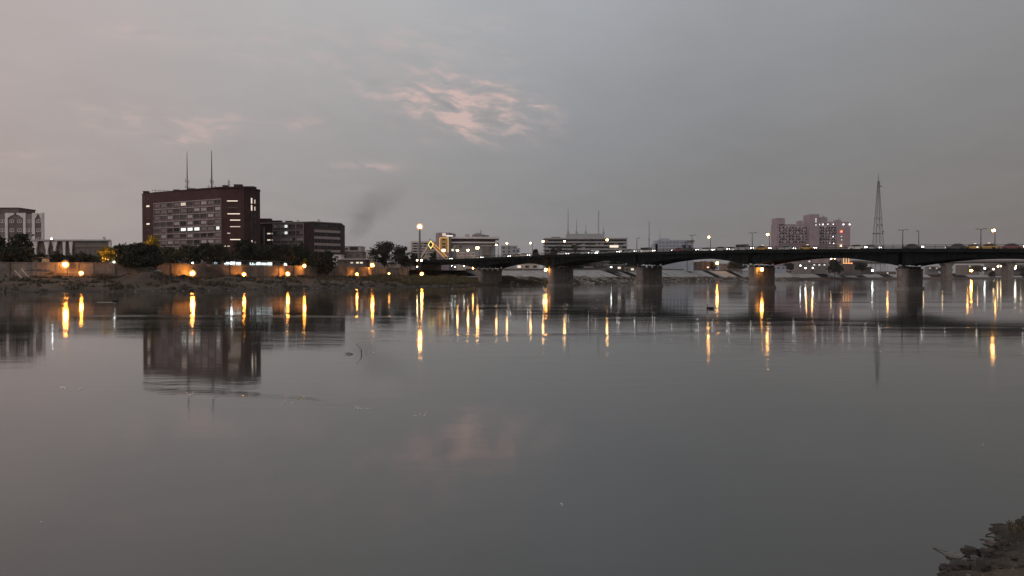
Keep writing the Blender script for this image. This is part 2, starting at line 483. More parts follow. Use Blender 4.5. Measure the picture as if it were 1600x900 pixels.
def mud_material():
    m, n, b = new_mat('river_mud')
    v = n.n('ShaderNodeNewGeometry').outputs['Position']
    a = n.ramp(n.noise(v, .16, 6, .65), [(.30, (.045, .034, .027)), (.55, (.085, .064, .050)), (.75, (.135, .105, .082))])
    a = n.mix(n.smooth(n.noise(v, .9, 5, .7), .52, .70), a, (.055, .055, .034))
    z = n.sep(v)[2]
    a = n.mix(n.smooth(z, .55, .05), a, (.045, .037, .030))           # wet edge
    n.t.links.new(a, b.inputs['Base Color']); b.inputs['Roughness'].default_value = .9
    b.inputs['Specular IOR Level'].default_value = .25
    bn = n.n('ShaderNodeBump'); bn.inputs['Distance'].default_value = .25; bn.inputs['Strength'].default_value = .8
    n.t.links.new(n.noise(v, 1.6, 7, .65), bn.inputs['Height']); n.t.links.new(bn.outputs[0], b.inputs['Normal'])
    return m
M['mud'] = mud_material()
M['earth'] = mat('dry_earth', (.12, .10, .08), .95, .35, .05)
mb = MB()
OFF = [-12, -5, -2, -.7, 0, .5, 1.1, 1.8, 2.6, 3.5, 4.5, 5.6, 6.8, 8, 9.3, 10.6, 12, 13.4, 14.8, 16.2, 17.6, 19, 20.5, 22, 23.5, 25, 26.5, 28, 30]
for k in range(len(BL)):
    wob = .8 * fbm(BL[k, 0], BL[k, 1], 5.0) + .35 * fbm(BL[k, 0], BL[k, 1], 1.7) if BL[k, 1] < 800 else 0
    for t in OFF:
        tt_ = t + (wob if t < 8 else 0)
        p = BL[k] + NB[k] * tt_
        mb.v.append((p[0], p[1], bank_z(k, t)))
no = len(OFF)
for k in range(len(BL) - 1):
    for j in range(no - 1):
        a = k * no + j
        mb.f.append((a, a + no, a + no + 1, a + 1))
o = mb.build('river_bank', M['mud'], smooth=True); tag(o, 'brown muddy foreshore along the far river edge', kind='structure')
# the land behind, out to the horizon
mb = MB()
for k in range(len(BL)):
    p = BL[k] + NB[k] * 27.6
    r = np.hypot(*p); zt = ztop(k)
    mb.v += [(p[0], p[1], zt), (p[0] * (1 + 400 / r), p[1] * (1 + 400 / r), zt), (p[0] * max(1, 4000 / r) * (1 + 401 / r if r > 3600 else 1), p[1] * max(1, 4000 / r) * (1 + 401 / r if r > 3600 else 1), zt)]
for k in range(len(BL) - 1):
    for j in range(2):
        a = k * 3 + j; mb.f.append((a, a + 3, a + 4, a + 1))
tag(mb.build('ground', M['earth']), 'flat city ground behind the embankment', kind='structure')

# ------------------------------------------------------------------ river wall: one concrete panel after another
root = empty('river_wall', (BL[10, 0], BL[10, 1], 3.3), 'long pale concrete river wall behind the muddy foreshore', 'wall')
k = 0; ks = []
while k < K_WALL_END: ks.append(k); k += 4
pan = None
for a, b_ in zip(ks[:-1], ks[1:]):
    pa, pb = BL[a] + NB[a] * 26.6, BL[b_] + NB[b_] * 26.6
    if 800 + F * pb[0] / pb[1] < -260: continue
    fr = Fr(pa, pb); mb = MB(); dd = random.uniform(-.05, .05)
    fr.box(mb, .04, fr.L - .04, 2.2, 6.75 + random.uniform(-.04, .04), -.5 + dd, dd)
    mb.build('panel', M['conc'], root)
    mb = MB(); fr.box(mb, 0, fr.L + .002, 6.80, 7.02, -.72, .12)
    mb.build('coping', M['conc'], root)
    mb = MB(); fr.box(mb, fr.L - .35, fr.L + .35, 2.2, 6.79, -.35, .22)
    mb.build('pilaster', M['conc'], root)

# ------------------------------------------------------------------ sloped paving beyond the bridge
root = empty('paved_embankment', (BL[K_REV, 0], BL[K_REV, 1], 3.2), 'pale concrete slab embankment sloping to the far shore', 'embankment')
k = K_REV
rr = random.Random(3)
while k < len(BL) - 8 and BL[k, 1] < 1250:
    st = 5 if BL[k, 1] < 420 else (5 if BL[k, 1] < 750 else 3)
    e = k + st
    za, zb = ztop(k), ztop(e)
    def P(kk, t, z): q = BL[kk] + NB[kk] * t; return Vector((q[0], q[1], z))
    gap = rr.random() < .14
    mb = MB()
    lo = 14.0 + rr.uniform(-1.5, 1.5)
    z0 = 2.7
    pa0, pb0, pa1, pb1 = P(k, lo, z0), P(e, lo + rr.uniform(-.5, .5), z0), P(k, 26.8, za - .1), P(e, 26.8, zb - .1)
    if not gap:
        sh = .03
        pa0, pb0 = pa0.lerp(pb0, sh), pb0.lerp(pa0, sh); pa1, pb1 = pa1.lerp(pb1, sh), pb1.lerp(pa1, sh)
        dn = Vector((0, 0, -.5)); up = Vector((0, 0, rr.uniform(-.08, .12)))
        mid_a, mid_b = pa0.lerp(pa1, .5) + up, pb0.lerp(pb1, .5) + up
        for q0, q1, q2, q3 in ((pa0, pb0, mid_b, mid_a), (mid_a, mid_b, pb1, pa1)):
            mb.hexa([q0 + dn, q1 + dn, q2 + dn, q3 + dn, q0, q1, q2, q3])
        mb.build('slab', M['reveal'], root)
    else:       # a flight of steps instead
        for j in range(10):
            t0, t1 = j / 10, (j + 1) / 10
            a0, b0, a1, b1 = pa0.lerp(pa1, t0), pb0.lerp(pb1, t0), pa0.lerp(pa1, t1), pb0.lerp(pb1, t1)
            h = Vector((0, 0, a1.z - a0.z))
            dn = Vector((0, 0, -.6))
            mb.hexa([a0 + dn, b0 + dn, b1 + dn - h, a1 + dn - h, a0 + h * .4, b0 + h * .4, b1 - h * .6, a1 - h * .6])
        mb.build('steps', M['conc_dark'], root)
    mb = MB()
    q0, q1 = P(k, 26.9, za - .3), P(e, 26.9, zb - .3)
    mb.bar(q0 + Vector((0, 0, .5)), q1 + Vector((0, 0, .5)), .5, .9)
    mb.build('parapet', M['conc'], root)
    k = e

# ================================================================== the road bridge
BA = Vector((102.3, 190.0, 0)); BD = Vector((-27.9, 30.2, 0)); SP = BD.length
BU = BD.normalized(); BP = Vector((-BU.y, BU.x, 0)) * -1          # BP: away from the camera side
if BP.y < 0: BP = -BP
I_ = [-3.4, -2, -.6, 0, 1, 2, 3, 4, 5.2, 6.5]; T_ = [7.6, 9.2, 10.7, 11.4, 12.2, 12.5, 12.5, 12.05, 11.7, 11.0]
def btop(i): return float(np.interp(i, I_, T_))          # top of the parapet
def bp3(i, w, z): v = BA + BD * i + BP * w; return Vector((v.x, v.y, z))
HW = 7.6
def bot(i):
    f = i - math.floor(i); arc = 1 - (2 * f - 1) ** 2
    return btop(i) - (5.25 - 2.25 * arc)
bridge = empty('road_bridge', bp3(0, 0, 0), 'long dark steel girder road bridge on stone piers across the river', 'bridge')
I0, I1 = -3.4, 5.25
NS = 12
iis = [I0 + (I1 - I0) * j / 110 for j in range(111)]
# deck slab, pavement edges, road
def ribbon(w0, w1, ztop_, zbot_, lo=I0, hi=I1, n=110):
    mb = MB(); q = [lo + (hi - lo) * j / n for j in range(n + 1)]
    for i in q:
        a, b_ = ztop_(i), zbot_(i)
        mb.v += [tuple(bp3(i, w0, b_)), tuple(bp3(i, w1, b_)), tuple(bp3(i, w1, a)), tuple(bp3(i, w0, a))]
    for j in range(n):
        k = 4 * j
        for s in range(4): mb.f.append((k + s, k + (s + 1) % 4, k + 4 + (s + 1) % 4, k + 4 + s))
    mb.f += [(0, 1, 2, 3), (4 * n + 3, 4 * n + 2, 4 * n + 1, 4 * n)]
    return mb
ribbon(-HW, HW, lambda i: btop(i) - 1.25, lambda i: btop(i) - 1.65).build('deck', M['conc_dark'], bridge)
ribbon(-HW + 1.6, HW - 1.6, lambda i: btop(i) - 1.20, lambda i: btop(i) - 1.245).build('road', M['asphalt'], bridge)
for sgn in (-1, 1):
    a, b_ = sorted((sgn * HW, sgn * (HW - 1.55)))
    ribbon(a, b_, lambda i: btop(i) - 1.06, lambda i: btop(i) - 1.246).build('pavement', M['conc'], bridge)
    a, b_ = sorted((sgn * (HW + .16), sgn * (HW - .06)))
    ribbon(a, b_, lambda i: btop(i) - .93, lambda i: btop(i) - 1.85).build('edge_beam', M['girder'], bridge)
    ribbon(a + .04, b_ - .04, lambda i: btop(i) + .0, lambda i: btop(i) - .10).build('handrail', M['dark_steel'], bridge)
    ribbon(a + .06, b_ - .06, lambda i: btop(i) - .60, lambda i: btop(i) - .66).build('handrail', M['dark_steel'], bridge)
    ribbon(a + .06, b_ - .06, lambda i: btop(i) - .31, lambda i: btop(i) - .37).build('handrail', M['dark_steel'], bridge)
pm = MB(); pm.box(-.06, .06, -.05, .05, -.94, .0); post_me = pm.mesh('railing_post', M['dark_steel'])
i = -.9
while i < 5.2:
    inst('railing_post', post_me, bridge, bp3(i, -HW - .05, btop(i)), math.atan2(BU.y, BU.x)); i += 2.4 / SP
# girders span by span, with their stiffeners
spans = [(-3.4, -2), (-2, -1), (-1, 0), (0, 1), (1, 2), (2, 3), (3, 4), (4, 5.25)]
for lo, hi in spans:
    gs = [-6.4, -3.2, 0, 3.2, 6.4]
    for gi, w in enumerate(gs):
        mb = MB(); n = 22; e = .012
        for j in range(n + 1):
            i = lo + e + (hi - lo - 2 * e) * j / n
            zb = bot(min(max(i, math.floor(lo) + 1e-3), hi - 1e-3)) if hi < 5 else btop(i) - (5.25 - 2.6 * math.sin(math.pi * min(1, .5 * (i - 4) / .5 if i < 4.5 else .5 + .0 * i)))
            if hi > 5: zb = btop(i) - 2.65 - 2.6 * max(0, 1 - (i - 4) / .55) ** 2
            zt = btop(i) - 1.652
            mb.v += [tuple(bp3(i, w - .18, zb)), tuple(bp3(i, w + .18, zb)), tuple(bp3(i, w + .18, zt)), tuple(bp3(i, w - .18, zt))]
        for j in range(n):
            k = 4 * j
            for s in range(4): mb.f.append((k + s, k + (s + 1) % 4, k + 4 + (s + 1) % 4, k + 4 + s))
        mb.f += [(0, 1, 2, 3), (4 * n + 3, 4 * n + 2, 4 * n + 1, 4 * n)]
        go = mb.build('girder', M['girder'], bridge)
        if gi in (0, 4) and lo > -2:
            mf = MB()      # bottom flange
            for j in range(n + 1):
                zb = mb.v[4 * j][2]; i = lo + e + (hi - lo - 2 * e) * j / n
                mf.v += [tuple(bp3(i, w - .42, zb - .12)), tuple(bp3(i, w + .42, zb - .12)), tuple(bp3(i, w + .42, zb - .003)), tuple(bp3(i, w - .42, zb - .003))]
            for j in range(n):
                k = 4 * j
                for s in range(4): mf.f.append((k + s, k + (s + 1) % 4, k + 4 + (s + 1) % 4, k + 4 + s))
            mf.build('flange', M['girder'], go)
        if gi == 0 and lo > -2:
            m_ = 17
            for j in range(m_ + 1):
                f = j / m_; i = lo + .02 + (hi - lo - .04) * f
                kk = min(n, int(round(f * n))); zb = mb.v[4 * kk][2]
                ms = MB(); c = BU * .08
                p0, p1 = bp3(i, w - .185, zb + .02), bp3(i, w - .185, btop(i) - 1.90); q = BP * -.26
                ms.hexa([p0 - c + q, p0 + c + q, p0 + c, p0 - c, p1 - c + q, p1 + c + q, p1 + c, p1 - c])
                ms.build('stiffener', M['girder'], go)
# cross frames under the deck
for j in range(60):
    i = -3.2 + j * .14
    if abs(i - round(i)) < .05: continue
    mb = MB(); z = btop(i) - 2.2
    mb.bar(bp3(i, -6.1, z), bp3(i, 6.1, z), .3, .8)
    mb.build('cross_beam', M['girder'], bridge)
# piers
def stadium(i, hw, hl, n=7):
    pts = []
    for j in range(n + 1):
        t = math.pi * j / n; pts.append((hl - hw + hw * math.sin(t), hw * math.cos(t)))
    for j in range(n + 1):
        t = math.pi + math.pi * j / n; pts.append((-(hl - hw) + hw * math.sin(t), hw * math.cos(t)))
    c = BA + BD * i
    return [((c + BP * a + BU * b_).x, (c + BP * a + BU * b_).y) for a, b_ in pts]
PIER_TOP = {}
for i in (-2, -1, 0, 1, 2, 3, 4):
    zt = bot(i + 1e-4) - .75; PIER_TOP[i] = zt
    mb = MB(); mb.prism(stadium(i, 1.35, 6.3), -3.0, zt - .45)
    po = mb.build('pier', M['stone'], bridge)
    mb = MB(); mb.prism(stadium(i, 1.75, 6.8), -3.0, .75); mb.build('pier_base', M['pier_base'], po)
    mb = MB(); mb.prism(stadium(i, 1.5, 6.45), zt - .447, zt - .002); mb.build('pier_cap', M['stone'], po)
    for w in (-6.4, -3.2, 0, 3.2, 6.4):
        mb = MB(); c = bp3(i, w * .93, zt)
        a, b_ = BU * .55, BP * .4
        mb.hexa([c - a - b_, c + a - b_, c + a + b_, c - a + b_] + [q + Vector((0, 0, .66)) for q in (c - a - b_, c + a - b_, c + a + b_, c - a + b_)])
        mb.build('bearing', M['dark_steel'], po)
# abutment
mb = MB()
q = [bp3(5.05, -7.3, 0), bp3(5.05, 7.3, 0), bp3(6.4, 7.3, 0), bp3(6.4, -7.3, 0)]
mb.hexa([Vector((p.x, p.y, 2.5)) for p in q] + [Vector((p.x, p.y, btop(5.25) - 1.7)) for p in q])
mb.build('abutment', M['conc'], bridge)
ribbon(-HW, HW, lambda i: btop(i) - 1.22, lambda i: 5.0, 5.252, 9.5, 20).build('approach', M['conc'], bridge)

# ------------------------------------------------------------------ second, farther bridge
Y2 = 880.0
b2 = empty('far_bridge', (px(1485, Y2), Y2, 0), 'plain grey concrete bridge seen far off beneath the right span', 'bridge')
def q2(x, z, w=0): X = px(x, Y2); return Vector((X, Y2 + (X - px(1485, Y2)) * -.10 + w, z))
zt = hz(406, Y2); zb = hz(411.5, Y2)
def rib2(x0, x1, z0, z1, w0, w1, name, m):
    mb = MB(); mb.hexa([q2(x0, z0, w0), q2(x1, z0, w0), q2(x1, z0, w1), q2(x0, z0, w1), q2(x0, z1, w0), q2(x1, z1, w0), q2(x1, z1, w1), q2(x0, z1, w1)])
    return mb.build(name, m, b2)
rib2(1338, 1900, zb + 1.2, zt - 1.0, 0, 16, 'deck', M['conc'])
rib2(1338, 1900, zb, zb + 1.19, 1.2, 14.8, 'girder', M['conc_dark'])
rib2(1322, 1352, 5.0, zb + 1.1, .5, 15, 'abutment', M['conc'])
rib2(1338, 1900, zt - .99, zt, -.3, .2, 'parapet', M['slab'])
for x in (1485, 1575, 1665, 1755):
    mb = MB(); c = q2(x, 0, 8)
    mb.prism([(c.x - 3.4, c.y - 6), (c.x + 3.4, c.y - 6), (c.x + 3.4, c.y + 6), (c.x - 3.4, c.y + 6)], -3, zb - 1.3)
    po = mb.build('pier', M['conc'], b2)
    mb = MB(); mb.hexa([(c.x - 3.45, c.y - 6.2, zb - 3.2), (c.x + 3.45, c.y - 6.2, zb - 3.2), (c.x + 3.45, c.y + 6.2, zb - 3.2), (c.x - 3.45, c.y + 6.2, zb - 3.2),
                        (c.x - 6, c.y - 6.6, zb - .05), (c.x + 6, c.y - 6.6, zb - .05), (c.x + 6, c.y + 6.6, zb - .05), (c.x - 6, c.y + 6.6, zb - .05)])
    mb.build('pier_head', M['conc'], po)

# ------------------------------------------------------------------ near bank (where the photographer stands)
NLn = [(-260, -60), (-60, -22), (-20, -4), (-6, 0), (0, 3.2), (3.2, 6.4), (4.75, 8.15), (5.6, 8.85), (6.25, 9.45), (6.95, 10.05), (8.6, 11.5), (14, 15.5), (40, 30), (95, 52), (190, 88), (420, 130), (1500, 200)]
NL = resample(catmull(NLn, 16), lambda x, y: .09 if (2 < x < 12 and y > 0) else (1.0 if abs(x) < 60 else 10))
tg = np.gradient(NL, axis=0); tg /= np.linalg.norm(tg, axis=1)[:, None]
for _ in range(8): tg[1:-1] = (tg[:-2] + tg[1:-1] + tg[2:]) / 3
nn = np.stack([tg[:, 1], -tg[:, 0]], 1)
def near_z(x, y, t):
    z = float(np.interp(t, [-3, 0, .5, 1.5, 3, 5, 8], [-1.2, -.03, .13, .62, 1.45, 1.75, 1.9]))
    w = min(1, max(0, t + .4))
    return z + w * (.11 * fbm(x, y, .9) + .05 * fbm(x, y, .28) + .03 * fbm(x, y, .09))
OFN = [-3, -1.5, -.8, -.4, -.2, -.1, 0] + [.08 * j for j in range(1, 26)] + [2.2, 2.5, 2.9, 3.4, 4, 5, 7, 10]
mb = MB(); no = len(OFN)
for k in range(len(NL)):
    wob = .22 * fbm(NL[k, 0], NL[k, 1], .8) + .1 * fbm(NL[k, 0], NL[k, 1], .25)
    for t in OFN:
        tt_ = t + (wob if t < 2.2 else 0)
        p = NL[k] + nn[k] * tt_
        mb.v.append((p[0], p[1], near_z(p[0], p[1], t)))
for k in range(len(NL) - 1):
    for j in range(no - 1):
        a = k * no + j; mb.f.append((a, a + 1, a + no + 1, a + no))
def near_mat():
    m, n, b = new_mat('gravelly_mud')
    v = n.n('ShaderNodeNewGeometry').outputs['Position']
    a = n.ramp(n.noise(v, 3.0, 7, .7), [(.30, (.038, .030, .024)), (.55, (.095, .076, .060)), (.75, (.15, .125, .10))])
    a = n.mix(n.smooth(n.noise(v, 28, 4, .6), .52, .70), a, (.13, .112, .095))
    z = n.sep(v)[2]
    a = n.mix(n.smooth(z, .16, .0), a, (.035, .030, .025))
    n.t.links.new(a, b.inputs['Base Color']); b.inputs['Roughness'].default_value = .85
    b.inputs['Specular IOR Level'].default_value = .25
    bn = n.n('ShaderNodeBump'); bn.inputs['Distance'].default_value = .03; bn.inputs['Strength'].default_value = .9
    n.t.links.new(n.noise(v, 18, 7, .7), bn.inputs['Height']); n.t.links.new(bn.outputs[0], b.inputs['Normal'])
    return m
M['gravel'] = near_mat()
o = mb.build('near_bank', M['gravel'], smooth=False); tag(o, 'stony earth bank in the near right corner', kind='structure')

# ================================================================== buildings
GZ = 6.3
def pane_pick(rnd, dark=.45):
    r = rnd.random()
    return 'glass' if r < dark * .6 else ('glass2' if r < dark else ('blind2' if r < .72 else 'blind'))
_wcache = {}
def window(parent, fr, s, z, w, h, d, pane, frame='frame', bar=1, fw=.09, name='window'):
    """a framed window set d metres in front of the facade plane; the pane is its sub-part"""
    key = (round(w, 2), round(h, 2), frame, bar, fw)
    if key not in _wcache:
        mb = MB()
        mb.box(-w / 2, w / 2, -.10, .02, -h / 2, -h / 2 + fw); mb.box(-w / 2, w / 2, -.10, .02, h / 2 - fw, h / 2)
        mb.box(-w / 2, -w / 2 + fw, -.10, .02, -h / 2 + fw, h / 2 - fw); mb.box(w / 2 - fw, w / 2, -.10, .02, -h / 2 + fw, h / 2 - fw)
        for j in range(bar):
            x = -w / 2 + w * (j + 1) / (bar + 1); mb.box(x - fw * .4, x + fw * .4, -.08, .02, -h / 2 + fw, h / 2 - fw)
        _wcache[key] = mb.mesh('window_frame', M[frame])
    o = inst(name, _wcache[key], parent, fr.p(s, z, d), fr.rz)
    pk = (round(w, 2), round(h, 2), pane)
    if pk not in _wcache:
        mb = MB(); mb.box(-w / 2 + .02, w / 2 - .02, -.03, .015, -h / 2 + .02, h / 2 - .02); _wcache[pk] = mb.mesh('pane', M[pane])
    p = bpy.data.objects.new('pane', _wcache[pk]); col.objects.link(p); p.parent = o
    return o
def slit(parent, fr, s0, s1, z0, z1, m, name='window'):
    mb = MB(); fr.box(mb, s0, s1, z0, z1, .02, .06); o = mb.build(name, M[m], parent)
    mb = MB(); fr.box(mb, s0 - .12, s1 + .12, z1 + .003, z1 + .14, .005, .12); mb.build('lintel', M['brick_dark'], o)
    return o
def poly_px(pts): return [(px(x, Y), Y) for x, Y in pts]
def block(name, poly, z0, z1, m, root):
    mb = MB(); mb.prism(poly, z0, z1); return mb.build(name, M[m], root)

# ------------------------------------------------------------------ tall brick office block
E, A, B, C, D = poly_px([(223, 358), (242, 352), (347, 331), (382, 331), (407, 342)])
ZT = 43.1
t1 = empty('brick_office_tower', (*B, GZ), 'tall dark red brick office block with a window grid and two roof masts', 'building')
backs = [(D[0] - 5, D[1] + 13), (A[0] + 8, A[1] + 20), (E[0] + 4, E[1] + 6)]
block('wall', [E, A, B, C, D] + backs, GZ - .5, ZT, 'brick', t1)
cx = sum(p[0] for p in (E, A, B, C, D)) / 5; cy = sum(p[1] for p in (E, A, B, C, D)) / 5 + 6
block('roof', [((p[0] - cx) * 1.012 + cx, (p[1] - cy) * 1.05 + cy) for p in [E, A, B, C, D] + backs], ZT + .003, ZT + .55, 'brick_dark', t1)
rnd = random.Random(11)
fr = Fr(A, B); L = fr.L; nb = 10; bw = L / nb; fh = 2.93; zg = 38.2
mb = MB(); fr.box(mb, .1, L - .1, zg - 10 * fh, zg, .01, .06); mb.build('facade_recess', M['recess'], t1)
for r in range(11):
    mb = MB(); z = zg - r * fh; fr.box(mb, 0, L, z - .17, z + .17, .065, .48); mb.build('floor_band', M['frame'], t1)
for c in range(11):
    mb = MB(); s = c * bw; fr.box(mb, max(0, s - .11), min(L, s + .11), zg - 10 * fh + .18, zg - .18, .065, .42); mb.build('mullion', M['frame'], t1)
for r in range(10):
    z = zg - r * fh
    for c in range(10):
        if r in (0, 2, 5) or rnd.random() < .5:
            mb = MB(); fr.box(mb, c * bw + .13, (c + 1) * bw - .13, z - fh + .18, z - fh + 1.05, .065, .2); mb.build('spandrel', M['spandrel'], t1)
        pane = pane_pick(rnd, .42); bar = rnd.choice((1, 1, 2, 3))
        if r == 4 and c in (4, 5, 6): pane = 'lit_white'; bar = 1 if c != 4 else 2
        if r == 4 and c == 9: pane = 'lit_white'
        if r == 1 and c in (6,): pane = 'blind'
        if r == 0 and c == 4: pane = 'lit_dim'
        ww = 3.5 if not (r == 4 and c == 9) else 2.2
        window(t1, fr, (c + .5) * bw, z - 1.15, ww, 1.55, .16, pane, 'spandrel', bar)
fr = Fr(B, C)
def zz(y, Y=331): return hz(y, Y)
for y, x0, x1, m in ((314.2, 355.5, 372, 'lit_warm'), (334.2, 356, 375.5, 'lit_warm'), (344, 360, 376, 'lit_warm'), (354.2, 360, 376, 'lit_dim'),
                     (364.5, 355.5, 360, 'lit_dim'), (374.3, 360, 376, 'lit_warm'), (384.6, 349, 353, 'lit_warm'), (384.6, 355.5, 359.5, 'lit_dim'), (324.5, 356, 372, 'glass')):
    s0, s1 = px(x0, 331) - B[0], px(x1, 331) - B[0]
    slit(t1, fr, s0, s1, zz(y) - .2, zz(y) + .2, m)
fr = Fr(C, D)
for r in range(9):
    z = 39.2 - r * 3.2
    lit = r in (0, 1, 6)
    slit(t1, fr, fr.L * .42, fr.L * .50, z - 2.5, z, 'lit_warm' if lit else 'glass')
    slit(t1, fr, fr.L * .62, fr.L * .70, z - 2.3, z - .5, 'lit_dim' if lit else 'glass')
fr = Fr(E, A)
for y, m in ((311, 'glass'), (322.3, 'lit_warm'), (331, 'glass'), (341, 'glass'), (350, 'lit_warm'), (359, 'glass'), (368, 'glass')):
    z = hz(y, 355); w = 2.6 if m == 'lit_warm' else 1.3
    slit(t1, fr, fr.L * .48 - w / 2, fr.L * .48 + w / 2, z - .35, z + .35, m)
# roof clutter
for nm, x, Y, w, d, h in (('roof_tank', 372, 336, 3.4, 2, 1.6), ('roof_hut', 388, 340, 5.2, 4, 1.2), ('roof_tank', 228, 357, 2.2, 2, 1.0), ('roof_hut', 300, 346, 3.2, 2.5, 1.0), ('roof_tank', 352, 336, 2.0, 2, 1.2), ('roof_hut', 276, 350, 2.6, 2, .9)):
    mb = MB(); X = px(x, Y); z = ZT + .55
    mb.box(X - w / 2, X + w / 2, Y, Y + d, z, z + h); mb.box(X - w / 2 - .15, X + w / 2 + .15, Y - .15, Y + d + .15, z + h + .003, z + h + .16)
    mb.build(nm, M['brick_dark'], t1)
def roof_mast(x, ytop, Y, zb, r, label, arms=(), group=None, lattice=False):
    X = px(x, Y); zt_ = hz(ytop, Y)
    t = empty('antenna_mast', (X, Y, zb), label, 'antenna', group)
    mb = MB()
    if lattice:
        for a in range(3):
            t_ = a * 2.094; mb.tube([(X + .45 * math.cos(t_), Y + .45 * math.sin(t_), zb), (X + .3 * math.cos(t_), Y + .3 * math.sin(t_), zt_)], .06, 4)
        n = int((zt_ - zb) / .9)
        for j in range(n):
            z = zb + (zt_ - zb) * j / n; a = j * 2.094
            mb.bar((X + .42 * math.cos(a), Y + .42 * math.sin(a), z), (X + .42 * math.cos(a + 2.09), Y + .42 * math.sin(a + 2.09), z + .9), .07)
    else:
        mb.tube([(X, Y, zb), (X, Y, zb + (zt_ - zb) * .45), (X, Y, zt_)], [r, r * .75, r * .35], 6)
    mb.build('mast', M['dark_steel'], t)
    mb = MB(); mb.prism([(X + 1.1 * r * 2 * math.cos(a), Y + 1.1 * r * 2 * math.sin(a)) for a in np.linspace(0, 6.283, 9)[:-1]], zb - .02, zb + .35); mb.build('base', M['dark_steel'], t)
    for (z, w, h) in arms:
        mb = MB(); mb.bar((X - w, Y, zb + z), (X + w, Y, zb + z), .12); mb.bar((X - w * .8, Y, zb + z - h / 2), (X - w * .8, Y, zb + z + h), .14); mb.bar((X + w * .8, Y, zb + z - h), (X + w * .8, Y, zb + z + h / 2), .14)
        mb.build('aerial', M['dark_steel'], t)
    return t
ZR = ZT + .55
roof_mast(293.5, 238, 345, ZR, .30, 'slim dark mast on the brick tower roof, left of its pair', ((1.6, 1.1, .9), (4.2, 1.0, 1.4)))
roof_mast(331.8, 236, 340, ZR, .34, 'slim dark mast on the brick tower roof, right of its pair', ((1.2, 2.0, .8), (3.4, .8, 1.4)))
roof_mast(358.5, 279, 338, ZR, .12, 'short roof aerial with bent arms near the tower right corner', ((2.0, .5, .8), (3.2, .35, .6)))
roof_mast(244, 294, 354, ZR, .10, 'low spiky roof aerial above the brick tower left end', ((1.0, 1.6, .5),))
roof_mast(257, 294.5, 352, ZR, .10, 'low wide roof aerial beside the spiky one on the brick tower', ((.7, 2.2, .6),))
roof_mast(351, 287, 338, ZR, .10, 'small stub aerial between the right mast and the bent aerial', ((.8, .7, .6),))

# ------------------------------------------------------------------ lower brick office block
Lp, Np, Rp = poly_px([(404, 374.5), (490.4, 363), (533, 374)])
Z2 = 30.3
t2 = empty('brick_office_block', (*Np, GZ), 'lower brown brick office block with banded windows beside the tall tower', 'building')
bk = [(Rp[0] - 3, Rp[1] + 22), (Lp[0] + 3, Lp[1] + 22)]
block('wall', [Lp, Np, Rp] + bk, GZ - .5, Z2, 'brick_dark', t2)
cx, cy = (Np[0] + bk[0][0]) / 2, (Np[1] + bk[0][1]) / 2
block('roof', [((p[0] - cx) * 1.02 + cx, (p[1] - cy) * 1.03 + cy) for p in [Lp, Np, Rp] + bk], Z2 + .003, Z2 + .4, 'frame', t2)
fr = Fr(Lp, Np); L = fr.L
def s_at(fr, x):
    a = (x - 800) / F     # solve X = a*Y along the facade
    return (a * fr.o.y - fr.o.x) / (fr.u.x - a * fr.u.y)
s0, s1 = s_at(fr, 427.5), s_at(fr, 475); zt2 = Z2 - .5; fh = 3.25; nb = 4; bw = (s1 - s0) / nb
mb = MB(); fr.box(mb, s0, s1, zt2 - 6 * fh, zt2, .01, .05); mb.build('facade_recess', M['recess'], t2)
for r in range(7):
    mb = MB(); z = zt2 - r * fh; fr.box(mb, s0 - .1, s1 + .1, z - .16, z + .16, .055, .45); mb.build('floor_band', M['frame'], t2)
for c in range(5):
    mb = MB(); s = s0 + c * bw; fr.box(mb, s - .11, s + .11, zt2 - 6 * fh + .17, zt2 - .17, .055, .40); mb.build('mullion', M['frame'], t2)
for r in range(6):
    for c in range(4):
        z = zt2 - r * fh
        mb = MB(); fr.box(mb, s0 + c * bw + .13, s0 + (c + 1) * bw - .13, z - fh + .17, z - fh + 1.0, .055, .2); mb.build('spandrel', M['spandrel'], t2)
        for hlf in (0, 1):
            pane = 'lit_white' if (c == 1 and hlf == 1 and r in (0, 1)) else ('blind' if c == 1 and r < 3 else pane_pick(rnd, .5))
            window(t2, fr, s0 + (c + .28 + .44 * hlf) * bw, z - 1.2, bw * .40, 1.5, .15, pane, 'frame', 1)
sl = s_at(fr, 413.5)
mb = MB(); fr.box(mb, sl - .25, sl + .25, GZ, Z2 - 2, .02, .3); mb.build('downpipe', M['frame'], t2)
for y in (365, 375, 385): 
    z = hz(y, 372); slit(t2, fr, s_at(fr, 418), s_at(fr, 423), z - .3, z + .3, 'lit_warm'); slit(t2, fr, s_at(fr, 425), s_at(fr, 426.3), z - .4, z + .3, 'lit_dim')
fr = Fr(Np, Rp); L = fr.L
mb = MB(); fr.box(mb, .25, L - .6, zt2 - 6 * fh, zt2 + .1, .01, .05); mb.build('facade_recess', M['recess'], t2)
for r in range(7):
    z = zt2 - r * fh + .1
    mb = MB(); fr.box(mb, .25, L - .6, z - 1.2 - .0, z - .02 if r else z + .1, .055, .4)
    if r: mb.build('spandrel_band', M['frame'], t2)
for r in range(6):
    z = zt2 - r * fh + .1
    for c in range(8):
        w = (L - .85) / 8
        window(t2, fr, .25 + (c + .5) * w, z - .95 - .05 - (.0 if r == 0 else 1.15) + (0 if r else 0), w * .80, 1.7, .10, 'glass' if rnd.random() < .8 else 'glass2', 'recess', 1)
